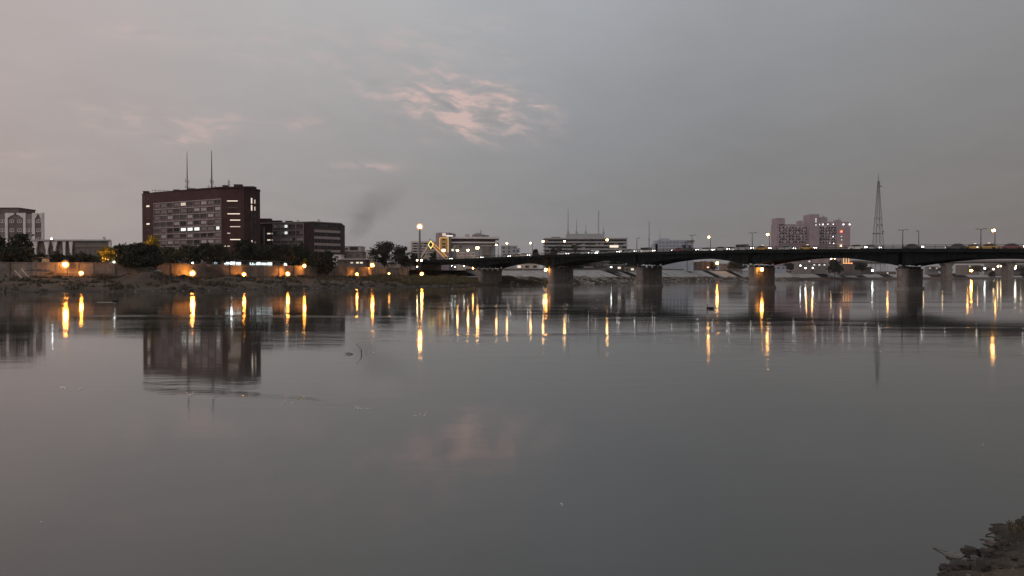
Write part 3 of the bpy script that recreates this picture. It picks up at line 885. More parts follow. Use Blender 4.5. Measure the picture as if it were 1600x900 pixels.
for x, w, h in ((412, 7, 2.2), (431, 5, 1.2), (451, 3, 1.0)):
    mb = MB(); X = px(x, 376); mb.box(X - w / 2, X + w / 2, 376, 379, Z2 + .4, Z2 + .4 + h); mb.box(X - w / 2 - .2, X + w / 2 + .2, 375.8, 379.2, Z2 + .403 + h, Z2 + .6 + h); mb.build('roof_hut', M['brick_dark'], t2)
roof_mast(466, 344, 369, Z2 + .4, .10, 'tiny aerial at the middle of the lower brick roof', ((.7, .5, .4),))
roof_mast(498.5, 342, 368, Z2 + .4, .14, 'dark stub aerial above the lower brick block corner', ((.9, .6, .6),))

# ------------------------------------------------------------------ grey and white building at the left edge
Yw = 317.0
wa = empty('arched_building', (px(0, Yw), Yw, GZ), 'grey building with white pointed arch framing at the left edge', 'building')
X0, X1 = px(-75, Yw), px(70, Yw); ZW = hz(333, Yw)
block('wall', [(X0, Yw), (X1, Yw), (px(67, Yw + 18), Yw + 18), (X0, Yw + 18)], GZ - .5, ZW - .4, 'grey_wall', wa)
block('penthouse', [(px(-60, Yw + 4), Yw + 3), (px(33, Yw + 4), Yw + 3), (px(33, Yw + 4), Yw + 14), (px(-60, Yw + 4), Yw + 14)], ZW - .4, hz(326, Yw + 4), 'brown_wall', wa)
block('roof', [(px(-62, Yw + 4), Yw + 2.6), (px(33.6, Yw + 4), Yw + 2.6), (px(33.6, Yw + 4), Yw + 14.4), (px(-62, Yw + 4), Yw + 14.4)], hz(326, Yw + 4) + .003, hz(324.8, Yw + 4), 'brown_wall', wa)
fr = Fr((X0, Yw), (X1, Yw))
def sx(x): return px(x, Yw) - X0
def arch_frame(x0, x1, xi0, xi1, zc, name='arch_frame'):
    """white surround from x0 to x1 with a chamfered opening xi0..xi1 whose shoulders start at row zc"""
    a, b_, c, d = sx(x0), sx(x1), sx(xi0), sx(xi1); zs = hz(zc, Yw); zi = hz(zc - 4.6, Yw); ch = (d - c) * .28
    o = [(a, ZW), (a, GZ), (c, GZ), (c, zs), (c + ch, zi), (d - ch, zi), (d, zs), (d, GZ), (b_, GZ), (b_, ZW)]
    mb = MB(); n = len(o)
    quads = [(0, 1, 2, 3), (0, 3, 4), (0, 4, 5, 9), (5, 6, 9), (6, 7, 8, 9)]
    vs = [fr.p(s, z, .5) for s, z in o] + [fr.p(s, z, .02) for s, z in o]
    mb.add(vs, [q for q in quads] + [tuple(n + i for i in q)[::-1] for q in quads] + [(i, n + i, n + (i + 1) % n, (i + 1) % n) for i in range(n)])
    return mb.build(name, M['white_wall'], wa)
for x0, x1, a, b_, zc, nwin in ((10, 42, 14, 38, 341, 2), (52, 68.5, 56.3, 66.6, 343, 1), (-32, 0, -28, -4, 341, 2), (-62, -44, -59, -48, 343, 1)):
    arch_frame(x0, x1, a, b_, zc)
    mb = MB(); m_ = sx((a + b_) / 2); fr.box(mb, m_ - .55, m_ + .55, hz(zc - 4.4, Yw), hz(zc - 8, Yw), .1, .56); mb.build('keystone', M['brown_wall'], wa)
    mb = MB(); fr.box(mb, sx(a) + .05, sx(b_) - .05, GZ, hz(zc + .5, Yw), .02, .10); mb.build('infill_panel', M['brown_wall'], wa)
    for y in (346, 360, 374):
        for q in range(nwin):
            s = sx(a + (b_ - a) * (q + .5) / nwin)
            window(wa, fr, s, hz(y, Yw), 1.9, 1.35, .20, 'glass' if q else 'glass2', 'white_wall', 1, .16)
for x0, x1 in ((0.5, 9.5), (42.5, 51.5), (-43.5, -32.5)):
    mb = MB(); fr.box(mb, sx(x0), sx(x1), GZ, ZW - .9, .02, .12); mb.build('infill_panel', M['grey_wall'], wa)
    for y in (346, 360, 374):
        for q in (0, 1): window(wa, fr, sx(x0 + (x1 - x0) * (.28 + .44 * q)), hz(y, Yw), 1.0, 1.3, .20, 'glass2' if q else 'glass', 'white_wall', 0, .14)
mb = MB(); fr.box(mb, sx(69), sx(70), GZ, ZW + .1, -.1, .5); mb.build('pilaster', M['white_wall'], wa)

# ------------------------------------------------------------------ long low building with white pillars
Yl = 275.0
lo = empty('low_arcade_building', (px(110, Yl), Yl, GZ), 'long low brown building with flat roof and white flared pillars', 'building')
X0, X1 = px(52, Yl), px(175, Yl); ZL = hz(377, Yl)
block('wall', [(X0, Yl), (X1, Yl), (px(174, Yl + 16), Yl + 16), (X0, Yl + 16)], GZ - .5, ZL, 'brown_wall', lo)
block('roof', [(X0 - 1, Yl - 1.4), (X1 + .6, Yl - 1.4), (px(174.5, Yl + 17), Yl + 17), (X0 - 1, Yl + 17)], ZL + .003, ZL + .55, 'slab', lo)
fr = Fr((X0, Yl), (X1, Yl))
def sx2(x): return px(x, Yl) - X0
for x, w in ((58, 8), (76, 9), (88, 9), (103, 5), (113.5, 6.5), (174, 3)):
    a, b_ = sx2(x - w / 2), sx2(x + w / 2); c = (a + b_) / 2; zt_ = ZL - .02; zm = ZL - 3.2
    mb = MB(); h = .45
    o = [(a, zt_), (c - .35, zm), (c - .35, GZ), (c + .35, GZ), (c + .35, zm), (b_, zt_)]
    n = 6; vs = [fr.p(s, z, 1.0) for s, z in o] + [fr.p(s, z, .3) for s, z in o]
    qs = [(0, 1, 4, 5), (1, 2, 3, 4)]
    mb.add(vs, qs + [tuple(n + i for i in q)[::-1] for q in qs] + [(i, n + i, n + (i + 1) % n, (i + 1) % n) for i in range(n)])
    mb.build('flared_pillar', M['white_wall'], lo)
mb = MB(); fr.box(mb, sx2(117), sx2(172), ZL - 2.2, ZL - .3, .02, .25); mb.build('fascia', M['grey_wall'], lo)
for x in (66, 82, 96, 122, 130, 138, 146, 154, 162):
    window(lo, fr, sx2(x), ZL - 4.0, 1.5, 1.6, .05, 'glass' if x % 4 else 'glass2', 'grey_wall', 1, .12)
roof_mast(163.5, 369, 280, ZL + .55, .12, 'small dish aerial on the long low roof', ((.9, .45, .5),))
# small beige guard hut on the wall
def hut(x0, x1, ytop, Y, d, wallm, roofm, name, label, cat, door=None, z0=GZ, over=.3):
    a, b_ = px(x0, Y), px(x1, Y); zt_ = hz(ytop, Y)
    t = empty(name, ((a + b_) / 2, Y, z0), label, cat)
    mb = MB(); mb.box(a, b_, Y, Y + d, z0 - .4, zt_ - .25); mb.build('wall', M[wallm], t)
    mb = MB(); mb.box(a - over, b_ + over, Y - over, Y + d + over, zt_ - .247, zt_); mb.build('roof', M[roofm], t)
    if door:
        f_ = Fr((a, Y), (b_, Y)); s = door * f_.L
        mb = MB(); f_.box(mb, s - .45, s + .45, z0, z0 + 2.0, .02, .06); mb.build('door', M['dark_steel'], t)
    return t, Fr((a, Y), (b_, Y))
Yh = bank_pt(60, 31)[0].y
hut(50, 66, 402, Yh, 3, 'cream', 'conc', 'guard_hut', 'small beige hut above the river wall under dark trees', 'hut', .8)

# ------------------------------------------------------------------ small buildings between the brick block and the trees
Yb = 330
t, fr = hut(534, 564, 384.5, 420, 12, 'cream', 'white_wall', 'apartment_house', 'small pale house with dark loggia right of the brick block', 'house')
mb = MB(); fr.box(mb, fr.L * .42, fr.L * .85, hz(391, 420), hz(386, 420), .02, .1); mb.build('loggia', M['recess'], t)
for q in (.12, .26): window(t, fr, fr.L * q, hz(389, 420), 1.6, 1.5, .05, 'glass', 'white_wall', 1)
t, fr = hut(531, 566, 393, 380, 10, 'grey_wall', 'brown_wall', 'tank_house', 'plain grey block house behind the white canopy', 'house')
for q in (.2, .5, .8): window(t, fr, fr.L * q, hz(399, 380), 1.8, 1.3, .05, 'glass2', 'brown_wall', 1)
Yc = 300
t, fr = hut(527, 571, 404.5, Yc, 9, 'brown_wall', 'white_wall', 'riverside_pavilion', 'low pavilion with a flat white canopy and lit openings', 'pavilion', over=1.2)
for q, m in ((.3, 'glass2'), (.52, 'lit_dim'), (.72, 'lit_warm'), (.86, 'lit_warm')): window(t, fr, fr.L * q, hz(410.5, Yc), 1.3, .8, .06, m, 'grey_wall', 0)
t, fr = hut(572, 600, 391, 520, 14, 'cream', 'brown_wall', 'town_house', 'far flat roofed town house left of the round dark trees', 'house')
for q in (.2, .4, .6, .8): window(t, fr, fr.L * q, hz(396, 520), 2.2, 1.8, .05, 'glass2', 'white_wall', 1)
t, fr = hut(520, 533.5, 398, 352, 6, 'white_wall', 'white_wall', 'stair_annex', 'narrow white annex at the foot of the lower brick block', 'annex')
window(t, fr, fr.L * .5, hz(402, 352), 1.6, 1.4, .05, 'glass2', 'white_wall', 1)

# ------------------------------------------------------------------ by the bridge head
Ys = 450
t, fr = hut(643, 690, 376.5, Ys, 14, 'cream', 'white_wall', 'stepped_block', 'pale block with stacked balcony slabs behind the tall lamp', 'building', over=.2)
for j, y in enumerate((379.5, 383.5, 387.5, 391.5, 395.5)):
    mb = MB(); fr.box(mb, -1 - .3 * j, fr.L * .98, hz(y, Ys), hz(y - 1.3, Ys), .02, 1.5); mb.build('balcony', M['white_wall'], t)
    for q in (.12, .3, .48, .66, .84): window(t, fr, fr.L * q, hz(y + 1.3, Ys), 2.2, .9, .05, pane_pick(rnd, .7), 'recess', 1)
Yg = 428
gt = empty('gold_lit_block', (px(692, Yg), Yg, GZ), 'narrow block with a gold lit front and red topped roof sign', 'building')
block('wall', poly_px([(681, Yg + 6), (686, Yg), (701.5, Yg), (712, Yg + 12), (700, Yg + 22)]), GZ - .5, hz(363.5, Yg), 'lilac', gt)
f1 = Fr((px(686, Yg), Yg), (px(701.5, Yg), Yg))
mb = MB(); f1.box(mb, 0.05, f1.L - .05, hz(396, Yg), hz(371, Yg), .02, .2); fp = mb.build('front_panel', M['gold'], gt)
for s in (.06, .90):
    mb = MB(); f1.box(mb, f1.L * s, f1.L * s + .28, hz(394, Yg), hz(371.5, Yg), .205, .4); mb.build('neon_strip', M['gold_glow'], fp)
mb = MB(); f1.box(mb, f1.L * .1, f1.L * .9, hz(372, Yg), hz(371.4, Yg), .205, .4); mb.build('neon_strip', M['gold_glow'], fp)
for y in (374.5, 381, 386): window(gt, f1, f1.L * .48, hz(y, Yg), 1.8, 1.1, .25, 'glass', 'gold', 1)
mb = MB(); f1.box(mb, f1.L * .3, f1.L * .62, hz(393.2, Yg), hz(389.5, Yg), .21, .5); mb.build('lit_sign', M['lit_cyan'], gt)
mb = MB(); f1.box(mb, f1.L * .35, f1.L * .7, hz(369, Yg), hz(364.5, Yg), .05, .5); mb.build('roof_sign', M['lit_dim'], gt)
mb = MB(); f1.box(mb, f1.L * .75, f1.L * 1.4, hz(369.5, Yg), hz(368, Yg), .4, .8); mb.build('lit_sign', M['lit_white'], gt)
# curved white building
Yv = 436
cv = empty('curved_hotel', (px(740, Yv), Yv, GZ), 'white curved building with two deep roof bands at the bridge head', 'building')
def arc_poly(x0, x1, bulge, grow=0.0, back=16):
    a, b_ = px(x0, Yv) - grow, px(x1, Yv) + grow; pts = []
    for j in range(13):
        f = j / 12; pts.append((a + (b_ - a) * f, Yv - grow - bulge * math.sin(math.pi * (.15 + .85 * f))))
    return pts + [(b_, Yv + back), (a, Yv + back)]
block('wall', arc_poly(703, 773, 3.0), GZ - .5, hz(371.5, Yv), 'slab', cv)
for y0, y1, gr in ((373.6, 370.6, 2.3), (380.4, 378.4, 2.3)): block('roof_band', arc_poly(704, 773, 3.0, gr), hz(y0, Yv), hz(y1, Yv), 'white_wall', cv)
block('window_band', arc_poly(704.5, 772.5, 3.0, .25), hz(378.3, Yv), hz(373.7, Yv), 'recess', cv)
for x0, x1, y, m in ((727, 733, 366, 'slab'), (738, 757, 366.5, 'grey_wall'), (742, 752, 364, 'slab'), (748, 764, 367.5, 'grey_wall')):
    mb = MB(); mb.box(px(x0, Yv + 4), px(x1, Yv + 4), Yv + 3 + (x0 % 3), Yv + 8, hz(370.6, Yv), hz(y, Yv + 4)); mb.build('roof_plant', M[m], cv)
fv = Fr((px(703, Yv), Yv), (px(773, Yv), Yv))
mb = MB(); fv.box(mb, fv.L * .74, fv.L * .89, hz(399, Yv), hz(385, Yv), 2.2, 3.4); mb.build('doorway_surround', M['grey_wall'], cv)
mb = MB(); fv.box(mb, fv.L * .70, fv.L * .93, hz(385, Yv), hz(384.2, Yv), 2.2, 3.8); mb.build('canopy', M['white_wall'], cv)
for x, y in ((711, 386), (720, 386), (708, 391)): window(cv, fv, px(x, Yv) - px(703, Yv), hz(y, Yv), 1.4, 1.4, 3.3, 'lit_white' if x == 708 else 'glass', 'white_wall', 0)
roof_mast(751.5, 357.5, Yv + 6, hz(364, Yv + 4), .12, 'thin aerial on top of the curved white building', ((1.0, .5, .4),))
Yq = 372
t, fr = hut(714, 742, 394, Yq, 6, 'cream', 'white_wall', 'ticket_office', 'low cream shed in front of the curved white building', 'shed')
for q in (.15, .4, .65, .88): window(t, fr, fr.L * q, hz(397.5, Yq), 1.4, 1.0, .05, 'blind2', 'white_wall', 1)
hut(736, 746, 399, 366, 4, 'white_wall', 'white_wall', 'site_cabin', 'small white cabin beside the low cream shed', 'cabin', .5)

# gate monument: inverted V with a diamond at the apex
Ym = 352
gm = empty('gate_monument', (px(676, Ym), Ym, 10.4), 'gold lit triangular gate with a glowing diamond at its apex', 'monument')
ap = at(673, 381, Ym)
mb = MB(); mb.bar(ap + Vector((.4, 0, .6)), at(698, 403, Ym), 1.7, 1.2); lg = mb.build('leg', M['gold'], gm)
for o_ in (-.62, .62):
    mb = MB(); d_ = Vector((.7, 0, .75)) * o_
    mb.bar(ap + Vector((.6, -.75, .2)) + d_, at(698, 403, Ym) + Vector((0, -.75, 0)) + d_, .2, .2); mb.build('neon_strip', M['gold_glow'], lg)
mb = MB(); mb.bar(ap + Vector((-.4, .2, .4)), at(657, 403, Ym), .9, .9); mb.build('leg', M['cream'], gm)
mb = MB(); mb.bar(ap + Vector((-.2, 1.2, .2)), at(663, 403, Ym), .5, .5); mb.build('brace', M['cream'], gm)
c = at(673.5, 382.5, Ym)
mb = MB(); mb.prism([(0, 0)] * 0 or [(c.x - 1.5, c.y - 1), (c.x + 1.5, c.y - 1), (c.x + 1.5, c.y + .2), (c.x - 1.5, c.y + .2)], c.z - 1.4, c.z + 1.6)
mb = MB()
for k_, (r_, d0, d1) in enumerate(((2.0, -.9, .1),)):
    mb.add([(c.x - r_ * .8, c.y + d0, c.z), (c.x, c.y + d0, c.z - r_ * 1.15), (c.x + r_ * .8, c.y + d0, c.z), (c.x, c.y + d0, c.z + r_ * 1.15),
            (c.x - r_ * .8, c.y + d1, c.z), (c.x, c.y + d1, c.z - r_ * 1.15), (c.x + r_ * .8, c.y + d1, c.z), (c.x, c.y + d1, c.z + r_ * 1.15)],
           [(0, 1, 2, 3), (7, 6, 5, 4), (0, 4, 5, 1), (1, 5, 6, 2), (2, 6, 7, 3), (3, 7, 4, 0)])
dm = mb.build('diamond', M['dark_steel'], gm)
mb = MB(); r_ = 1.55; q = [(c.x - r_ * .8, c.y - 1.0, c.z), (c.x, c.y - 1.0, c.z - r_ * 1.15), (c.x + r_ * .8, c.y - 1.0, c.z), (c.x, c.y - 1.0, c.z + r_ * 1.15)]
for a in range(4): mb.bar(q[a], q[(a + 1) % 4], .3, .3, (0, 1, 0))
mb.build('neon_outline', M['neon'], dm)
mb = MB(); mb.bar(ap + Vector((-.3, 0, 1)), at(672, 373, Ym), .35); mb.build('finial', M['dark_steel'], gm)

# ------------------------------------------------------------------ long banded ministry behind the bridge
Yz = 500
bz = empty('banded_office', (px(915, Yz), Yz, GZ), 'long pale office with stacked horizontal bands and roof masts behind the bridge', 'building')
X0, X1 = px(850, Yz), px(980, Yz); ZB = hz(373, Yz)
block('wall', [(X0 + 1, Yz), (X1 - 1, Yz), (X1 - 1, Yz + 16), (X0 + 1, Yz + 16)], GZ - .5, ZB - .3, 'recess', bz)
for j, y in enumerate((372.8, 378.3, 383.8, 389.3, 394.8, 400.3)):
    block('floor_slab', [(X0, Yz - 1.6), (X1, Yz - 1.6), (X1, Yz + 17), (X0, Yz + 17)], hz(y + 1.2, Yz), hz(y - .9, Yz), 'slab', bz)
fz = Fr((X0, Yz), (X1, Yz))
for j, y in enumerate((376.2, 381.7, 387.2, 392.7)):
    for c_ in range(18):
        pane = pane_pick(rnd, .75)
        if j == 3 and c_ in (10, 11, 16): pane = 'lit_white'
        window(bz, fz, fz.L * (c_ + .5) / 18, hz(y, Yz), 2.5, 1.2, .06, pane, 'grey_wall', 1, .1)
block('penthouse', [(px(886, Yz), Yz + 2), (px(945, Yz), Yz + 2), (px(945, Yz), Yz + 12), (px(886, Yz), Yz + 12)], ZB + .3, hz(365, Yz), 'slab', bz)
block('roof_hut', [(px(862, Yz), Yz + 2), (px(876, Yz), Yz + 2), (px(876, Yz), Yz + 9), (px(862, Yz), Yz + 9)], ZB + .3, hz(370, Yz), 'grey_wall', bz)
mb = MB(); fz.box(mb, px(952, Yz) - X0, px(965.5, Yz) - X0, hz(387, Yz), hz(383.5, Yz), 1.7, 2.3); mb.build('lit_sign', M['lit_warm'], bz)
for x, y, r_, lat, lb in ((887.5, 326.5, .22, 0, 'tallest thin mast at the left of the banded office roof'), (900.8, 343, .16, 0, 'shorter thin mast, second from left on the banded office roof'),
                          (915.3, 350, .16, 0, 'lowest thick mast at the middle of the banded office roof'), (935, 329, .2, 1, 'tall lattice mast at the right of the banded office roof'),
                          (943, 353.5, .16, 0, 'short mast at the far right of the banded office roof')):
    roof_mast(x, y, Yz + 6, hz(365, Yz), r_, lb, ((1.2, .8, .9),) if not lat else (), 'masts on the banded office roof', bool(lat))
roof_mast(1014, 345, 470, 7.0, .28, 'tall free standing pole mast right of the banded office', ((20, .4, .6),))

# ------------------------------------------------------------------ pale blue block right of centre
Yp = 590
pb = empty('pale_blue_block', (px(1050, Yp), Yp, 8.5), 'pale blue grey block on tall columns behind the bridge', 'building')
X0, X1 = px(1028, Yp), px(1083, Yp)
block('wall', [(X0, Yp), (px(1073, Yp), Yp), (px(1073, Yp), Yp + 18), (X0, Yp + 18)], 8, hz(375, Yp), 'pale_blue', pb)
block('stair_tower', [(px(1074, Yp), Yp - 1), (X1, Yp - 1), (X1, Yp + 8), (px(1074, Yp), Yp + 8)], 8, hz(378, Yp), 'pale_blue', pb)
block('roof', [(px(1073, Yp), Yp - 2), (X1 + .5, Yp - 2), (X1 + .5, Yp + 9), (px(1073, Yp), Yp + 9)], hz(377.9, Yp), hz(375.5, Yp), 'grey_wall', pb)
for x0, x1, y in ((1033, 1046, 372.5), (1020.5, 1028, 381), (1024, 1030, 376.5)):
    block('roof_hut' if x0 > 1030 else 'side_bay', [(px(x0, Yp), Yp + 1), (px(x1, Yp), Yp + 1), (px(x1, Yp), Yp + 10), (px(x0, Yp), Yp + 10)], 8 if x0 < 1030 else hz(375, Yp), hz(y, Yp), 'pale_blue', pb)
fp_ = Fr((X0, Yp), (px(1073, Yp), Yp))
for r in range(6):
    for c_ in range(8): window(pb, fp_, fp_.L * (c_ + .5) / 8, hz(379 + 5.5 * r, Yp), 1.8, 1.3, .05, 'glass' if (c_ == 7 or r > 2) else 'blind2', 'pale_blue', 1)
mb = MB(); fp_.box(mb, fp_.L * .84, fp_.L * .97, hz(389, Yp), hz(382.5, Yp), .1, .3); mb.build('shutter', M['dark_steel'], pb)
mb = MB(); fp_.box(mb, fp_.L * 1.04, fp_.L * 1.12, hz(389, Yp), hz(383, Yp), 1.05, 1.3); mb.build('shutter', M['dark_steel'], pb)
roof_mast(1031, 357.5, Yp + 5, hz(375, Yp), .14, 'thin aerial over the pale blue block', ((1, .6, .5),))

# ------------------------------------------------------------------ lilac hotel on the right
Yo = 850
ho = empty('lilac_hotel', (px(1270, Yo), Yo, 9), 'lilac hotel slab with a grid of lit balconies on the right skyline', 'building')
def hx(x): return px(x, Yo)
block('wall', [(hx(1215), Yo), (hx(1264), Yo), (hx(1264), Yo + 20), (hx(1215), Yo + 20)], 8, hz(350.5, Yo), 'lilac', ho)
block('end_tower', [(hx(1212), Yo - 2), (hx(1225), Yo - 2), (hx(1225), Yo + 14), (hx(1212), Yo + 14)], hz(350.4, Yo), hz(341, Yo), 'lilac', ho)
block('end_wall', [(hx(1211.8), Yo - 2.2), (hx(1215.8), Yo - 2.2), (hx(1215.8), Yo + 16), (hx(1211.8), Yo + 16)], 8, hz(350.45, Yo), 'lilac', ho)
block('core', [(hx(1262), Yo - 5), (hx(1277), Yo - 5), (hx(1277), Yo + 14), (hx(1262), Yo + 14)], 8, hz(335.5, Yo), 'lilac', ho)
block('core', [(hx(1277.2), Yo - 2), (hx(1291), Yo - 2), (hx(1291), Yo + 12), (hx(1277.2), Yo + 12)], hz(349, Yo), hz(339.5, Yo), 'lilac', ho)
block('wall', [(hx(1277.1), Yo), (hx(1326), Yo), (hx(1326), Yo + 22), (hx(1277.1), Yo + 22)], 8, hz(346.5, Yo), 'lilac', ho)
block('end_wall', [(hx(1306), Yo - 1.5), (hx(1327), Yo - 1.5), (hx(1327), Yo + 4), (hx(1306), Yo + 4)], 8, hz(349.2, Yo), 'lilac', ho)
block('roof_hut', [(hx(1308), Yo + 2), (hx(1315), Yo + 2), (hx(1315), Yo + 10), (hx(1308), Yo + 10)], hz(346.4, Yo), hz(343.5, Yo), 'lilac', ho)
block('roof_hut', [(hx(1249), Yo + 2), (hx(1255), Yo + 2), (hx(1255), Yo + 10), (hx(1249), Yo + 10)], hz(350.4, Yo), hz(345, Yo), 'lilac', ho)
fo = Fr((hx(1215), Yo), (hx(1326), Yo)); rh = random.Random(5)
M['lit_lilac'] = emit('lit_balcony', (1.0, .88, .98), .5)
bmb = MB(); bmb.box(-1.75, 1.75, -1.3, -.02, -1.0, -.1); bme = bmb.mesh('balcony', M['lilac'])
for c0, n_, dxp in ((1218.5, 9, 5.0), (1282.3, 6, 4.3)):
    for r in range(6):
        for c_ in range(n_):
            s = hx(c0 + c_ * dxp) - hx(1215); z = hz(356.5 + 4.6 * r, Yo)
            o = window(ho, fo, s, z + .35, 2.3, 2.2, .06, 'glass', 'lilac', 0, .12)
            inst('balcony', bme, ho, fo.p(s, z - .55, .05), fo.rz)
            mb = MB(); q_ = rh.choice((-.8, .8)); fo.box(mb, s + q_ - .3, s + q_ + .3, z + .9, z + 1.4, .09, .3)
            mb.build('balcony_light', M['lit_lilac' if rh.random() < .75 else 'glass2'], o)
for x, y in ((1278, 351), (1284, 351), (1316, 351), (1325.5, 351), (1291.5, 350.6), (1300, 350.6)):
    mb = MB(); mb.ball((hx(x), Yo - 2.4, hz(y, Yo)), .75 if x not in (1291.5, 1300) else .45); mb.build('facade_lamp', M['lamp_far'], ho)
for y in (343, 346.5, 352): 
    mb = MB(); mb.box(hx(1271), hx(1272), Yo - 5.4, Yo - 5.0, hz(y + 1.3, Yo), hz(y - 1, Yo)); mb.build('stair_window', M['lit_white'], ho)
for x, y, m in ((1313, 362, 'red_lamp'), (1313, 370, 'lit_white'), (1313.5, 375, 'lit_white'), (1300, 370, 'lamp_white'), (1295, 380, 'lit_white'), (1301, 380.5, 'lamp_white'), (1312.5, 384, 'lamp_warm')):
    mb = MB(); mb.ball((hx(x), Yo - 2.2, hz(y, Yo)), 1.1 if m == 'red_lamp' else .5); mb.build('facade_lamp', M['lamp_far' if m == 'lamp_white' else m], ho)
roof_mast(1286, 336, Yo + 4, hz(339.5, Yo), .3, 'stub mast on the lilac hotel roof', ((1.0, 1.6, .8),))
roof_mast(1310, 339.5, Yo + 6, hz(343.5, Yo), .2, 'thin aerial on the right end of the lilac hotel roof', ((1.0, .6, .6),))

# ------------------------------------------------------------------ lattice tower
Yt = 900; Xt = px(1371.5, Yt)
lt = empty('lattice_tower', (Xt, Yt, 9), 'tall tapering lattice radio tower on the right skyline', 'tower')
zb_, zm_, zt_ = 9.0, hz(318, Yt), hz(283, Yt)
def hw(z): return np.interp(z, [zb_, hz(341, Yt), zm_, zt_], [6.2, 3.0, 1.9, .7])
lv = [zb_ + (zt_ - zb_) * (1 - (1 - j / 14) ** 1.25) for j in range(15)]
for cx_, cy_ in ((-1, -1), (1, -1), (1, 1), (-1, 1)):
    mb = MB()
    for a, b_ in zip(lv[:-1], lv[1:]):
        mb.bar((Xt + cx_ * hw(a), Yt + cy_ * hw(a), a), (Xt + cx_ * hw(b_), Yt + cy_ * hw(b_), b_), .34)
    mb.build('corner_leg', M['steel'], lt)
for a, b_ in zip(lv[:-1], lv[1:]):
    mb = MB()
    for (ax, ay), (bx, by) in (((-1, -1), (1, -1)), ((1, -1), (1, 1)), ((1, 1), (-1, 1)), ((-1, 1), (-1, -1))):
        ha, hb = hw(a), hw(b_)
        mb.bar((Xt + ax * ha, Yt + ay * ha, a), (Xt + bx * hb, Yt + by * hb, b_), .17)
        mb.bar((Xt + bx * ha, Yt + by * ha, a), (Xt + ax * hb, Yt + ay * hb, b_), .17)
        mb.bar((Xt + ax * hb, Yt + ay * hb, b_), (Xt + bx * hb, Yt + by * hb, b_), .17)
    mb.build('bracing', M['steel'], lt)
mb = MB(); mb.tube([(Xt, Yt, zt_), (Xt, Yt, hz(272, Yt))], [.45, .15], 6); mb.build('top_mast', M['steel'], lt)
for z, w in ((hz(341, Yt), 3.6), (hz(365, Yt), 6.0)):
    mb = MB(); mb.box(Xt - w, Xt + w, Yt - w * .6, Yt + w * .6, z, z + .35); mb.build('platform', M['steel'], lt)
for q, z in ((-4, hz(366, Yt)), (-2.5, hz(352, Yt)), (1.5, hz(352, Yt)), (4, hz(362, Yt)), (-1, hz(288, Yt)), (1, hz(292, Yt))):
    mb = MB(); mb.tube([(Xt + q, Yt - 4, z), (Xt + q, Yt - 4.8, z)], [.9, .9], 10); mb.build('dish', M['steel'], lt)

# ------------------------------------------------------------------ low town beyond the arches
specs = [ # x0, x1, ytop, Y, depth, wall, roof, name, label, cat
 (1204, 1228, 415.5, 640, 8, 'pale_blue', 'pale_blue', 'boat_shed', 'pale green roofed shed right of the lamp lit pier', 'shed'),
 (1246, 1268, 405.5, 760, 10, 'grey_wall', 'slab', 'waterside_house', 'two storey grey house seen under the bridge left of the dark round tree', 'house'),
 (1268, 1292, 411, 765, 10, 'grey_wall', 'brown_wall', 'waterside_house', 'lower grey house with lit front, touching the two storey one', 'house'),
 (1317, 1335, 414, 800, 8, 'grey_wall', 'brown_wall', 'waterside_kiosk', 'small dark kiosk below the orange lit frame under the bridge', 'kiosk'),
 (1345, 1362, 417, 900, 10, 'brown_wall', 'conc', 'storehouse', 'dark storehouse left of the single white lamp under the bridge', 'storehouse'),
 (1368, 1400, 424, 880, 10, 'brown_wall', 'slab', 'storehouse', 'long dark storehouse left of the rightmost complete pier', 'storehouse'),
 (1450, 1466, 416.5, 900, 8, 'slab', 'slab', 'domed_shelter', 'pale shelter just right of the rightmost complete pier', 'shelter'),
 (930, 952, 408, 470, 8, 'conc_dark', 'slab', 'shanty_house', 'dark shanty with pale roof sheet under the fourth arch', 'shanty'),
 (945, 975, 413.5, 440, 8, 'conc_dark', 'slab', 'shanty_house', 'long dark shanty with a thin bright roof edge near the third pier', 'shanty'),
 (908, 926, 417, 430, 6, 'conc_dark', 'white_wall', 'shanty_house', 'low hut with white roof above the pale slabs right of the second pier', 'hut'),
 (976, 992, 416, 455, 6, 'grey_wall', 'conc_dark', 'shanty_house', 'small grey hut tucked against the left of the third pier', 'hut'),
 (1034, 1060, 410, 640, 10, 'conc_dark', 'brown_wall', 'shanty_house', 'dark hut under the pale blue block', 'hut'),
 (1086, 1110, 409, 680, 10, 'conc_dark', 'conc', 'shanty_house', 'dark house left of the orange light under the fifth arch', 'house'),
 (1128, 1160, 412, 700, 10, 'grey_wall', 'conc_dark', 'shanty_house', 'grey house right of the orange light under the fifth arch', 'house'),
 (805, 842, 411, 390, 8, 'cream', 'brown_wall', 'arcade_house', 'long pale house with dark openings between the first and second piers', 'house'),
 (783, 808, 384, 640, 14, 'slab', 'slab', 'distant_block', 'faint distant block left of the small trees behind the bridge', 'building'),
 (800, 812, 388, 520, 10, 'pale_blue', 'slab', 'distant_block', 'small bluish block peeking over the bridge left of the palm', 'building'),
 (1500, 1530, 414, 1150, 12, 'grey_wall', 'slab', 'distant_block', 'grey far house behind the red orange lamp', 'house'),
 (1545, 1568, 412, 1180, 12, 'grey_wall', 'slab', 'distant_block', 'far house with a row of lights left of the last far pier', 'house'),
 (1578, 1620, 413, 1200, 12, 'brown_wall', 'slab', 'distant_block', 'far house at the right picture edge under the bridge', 'house'),
]
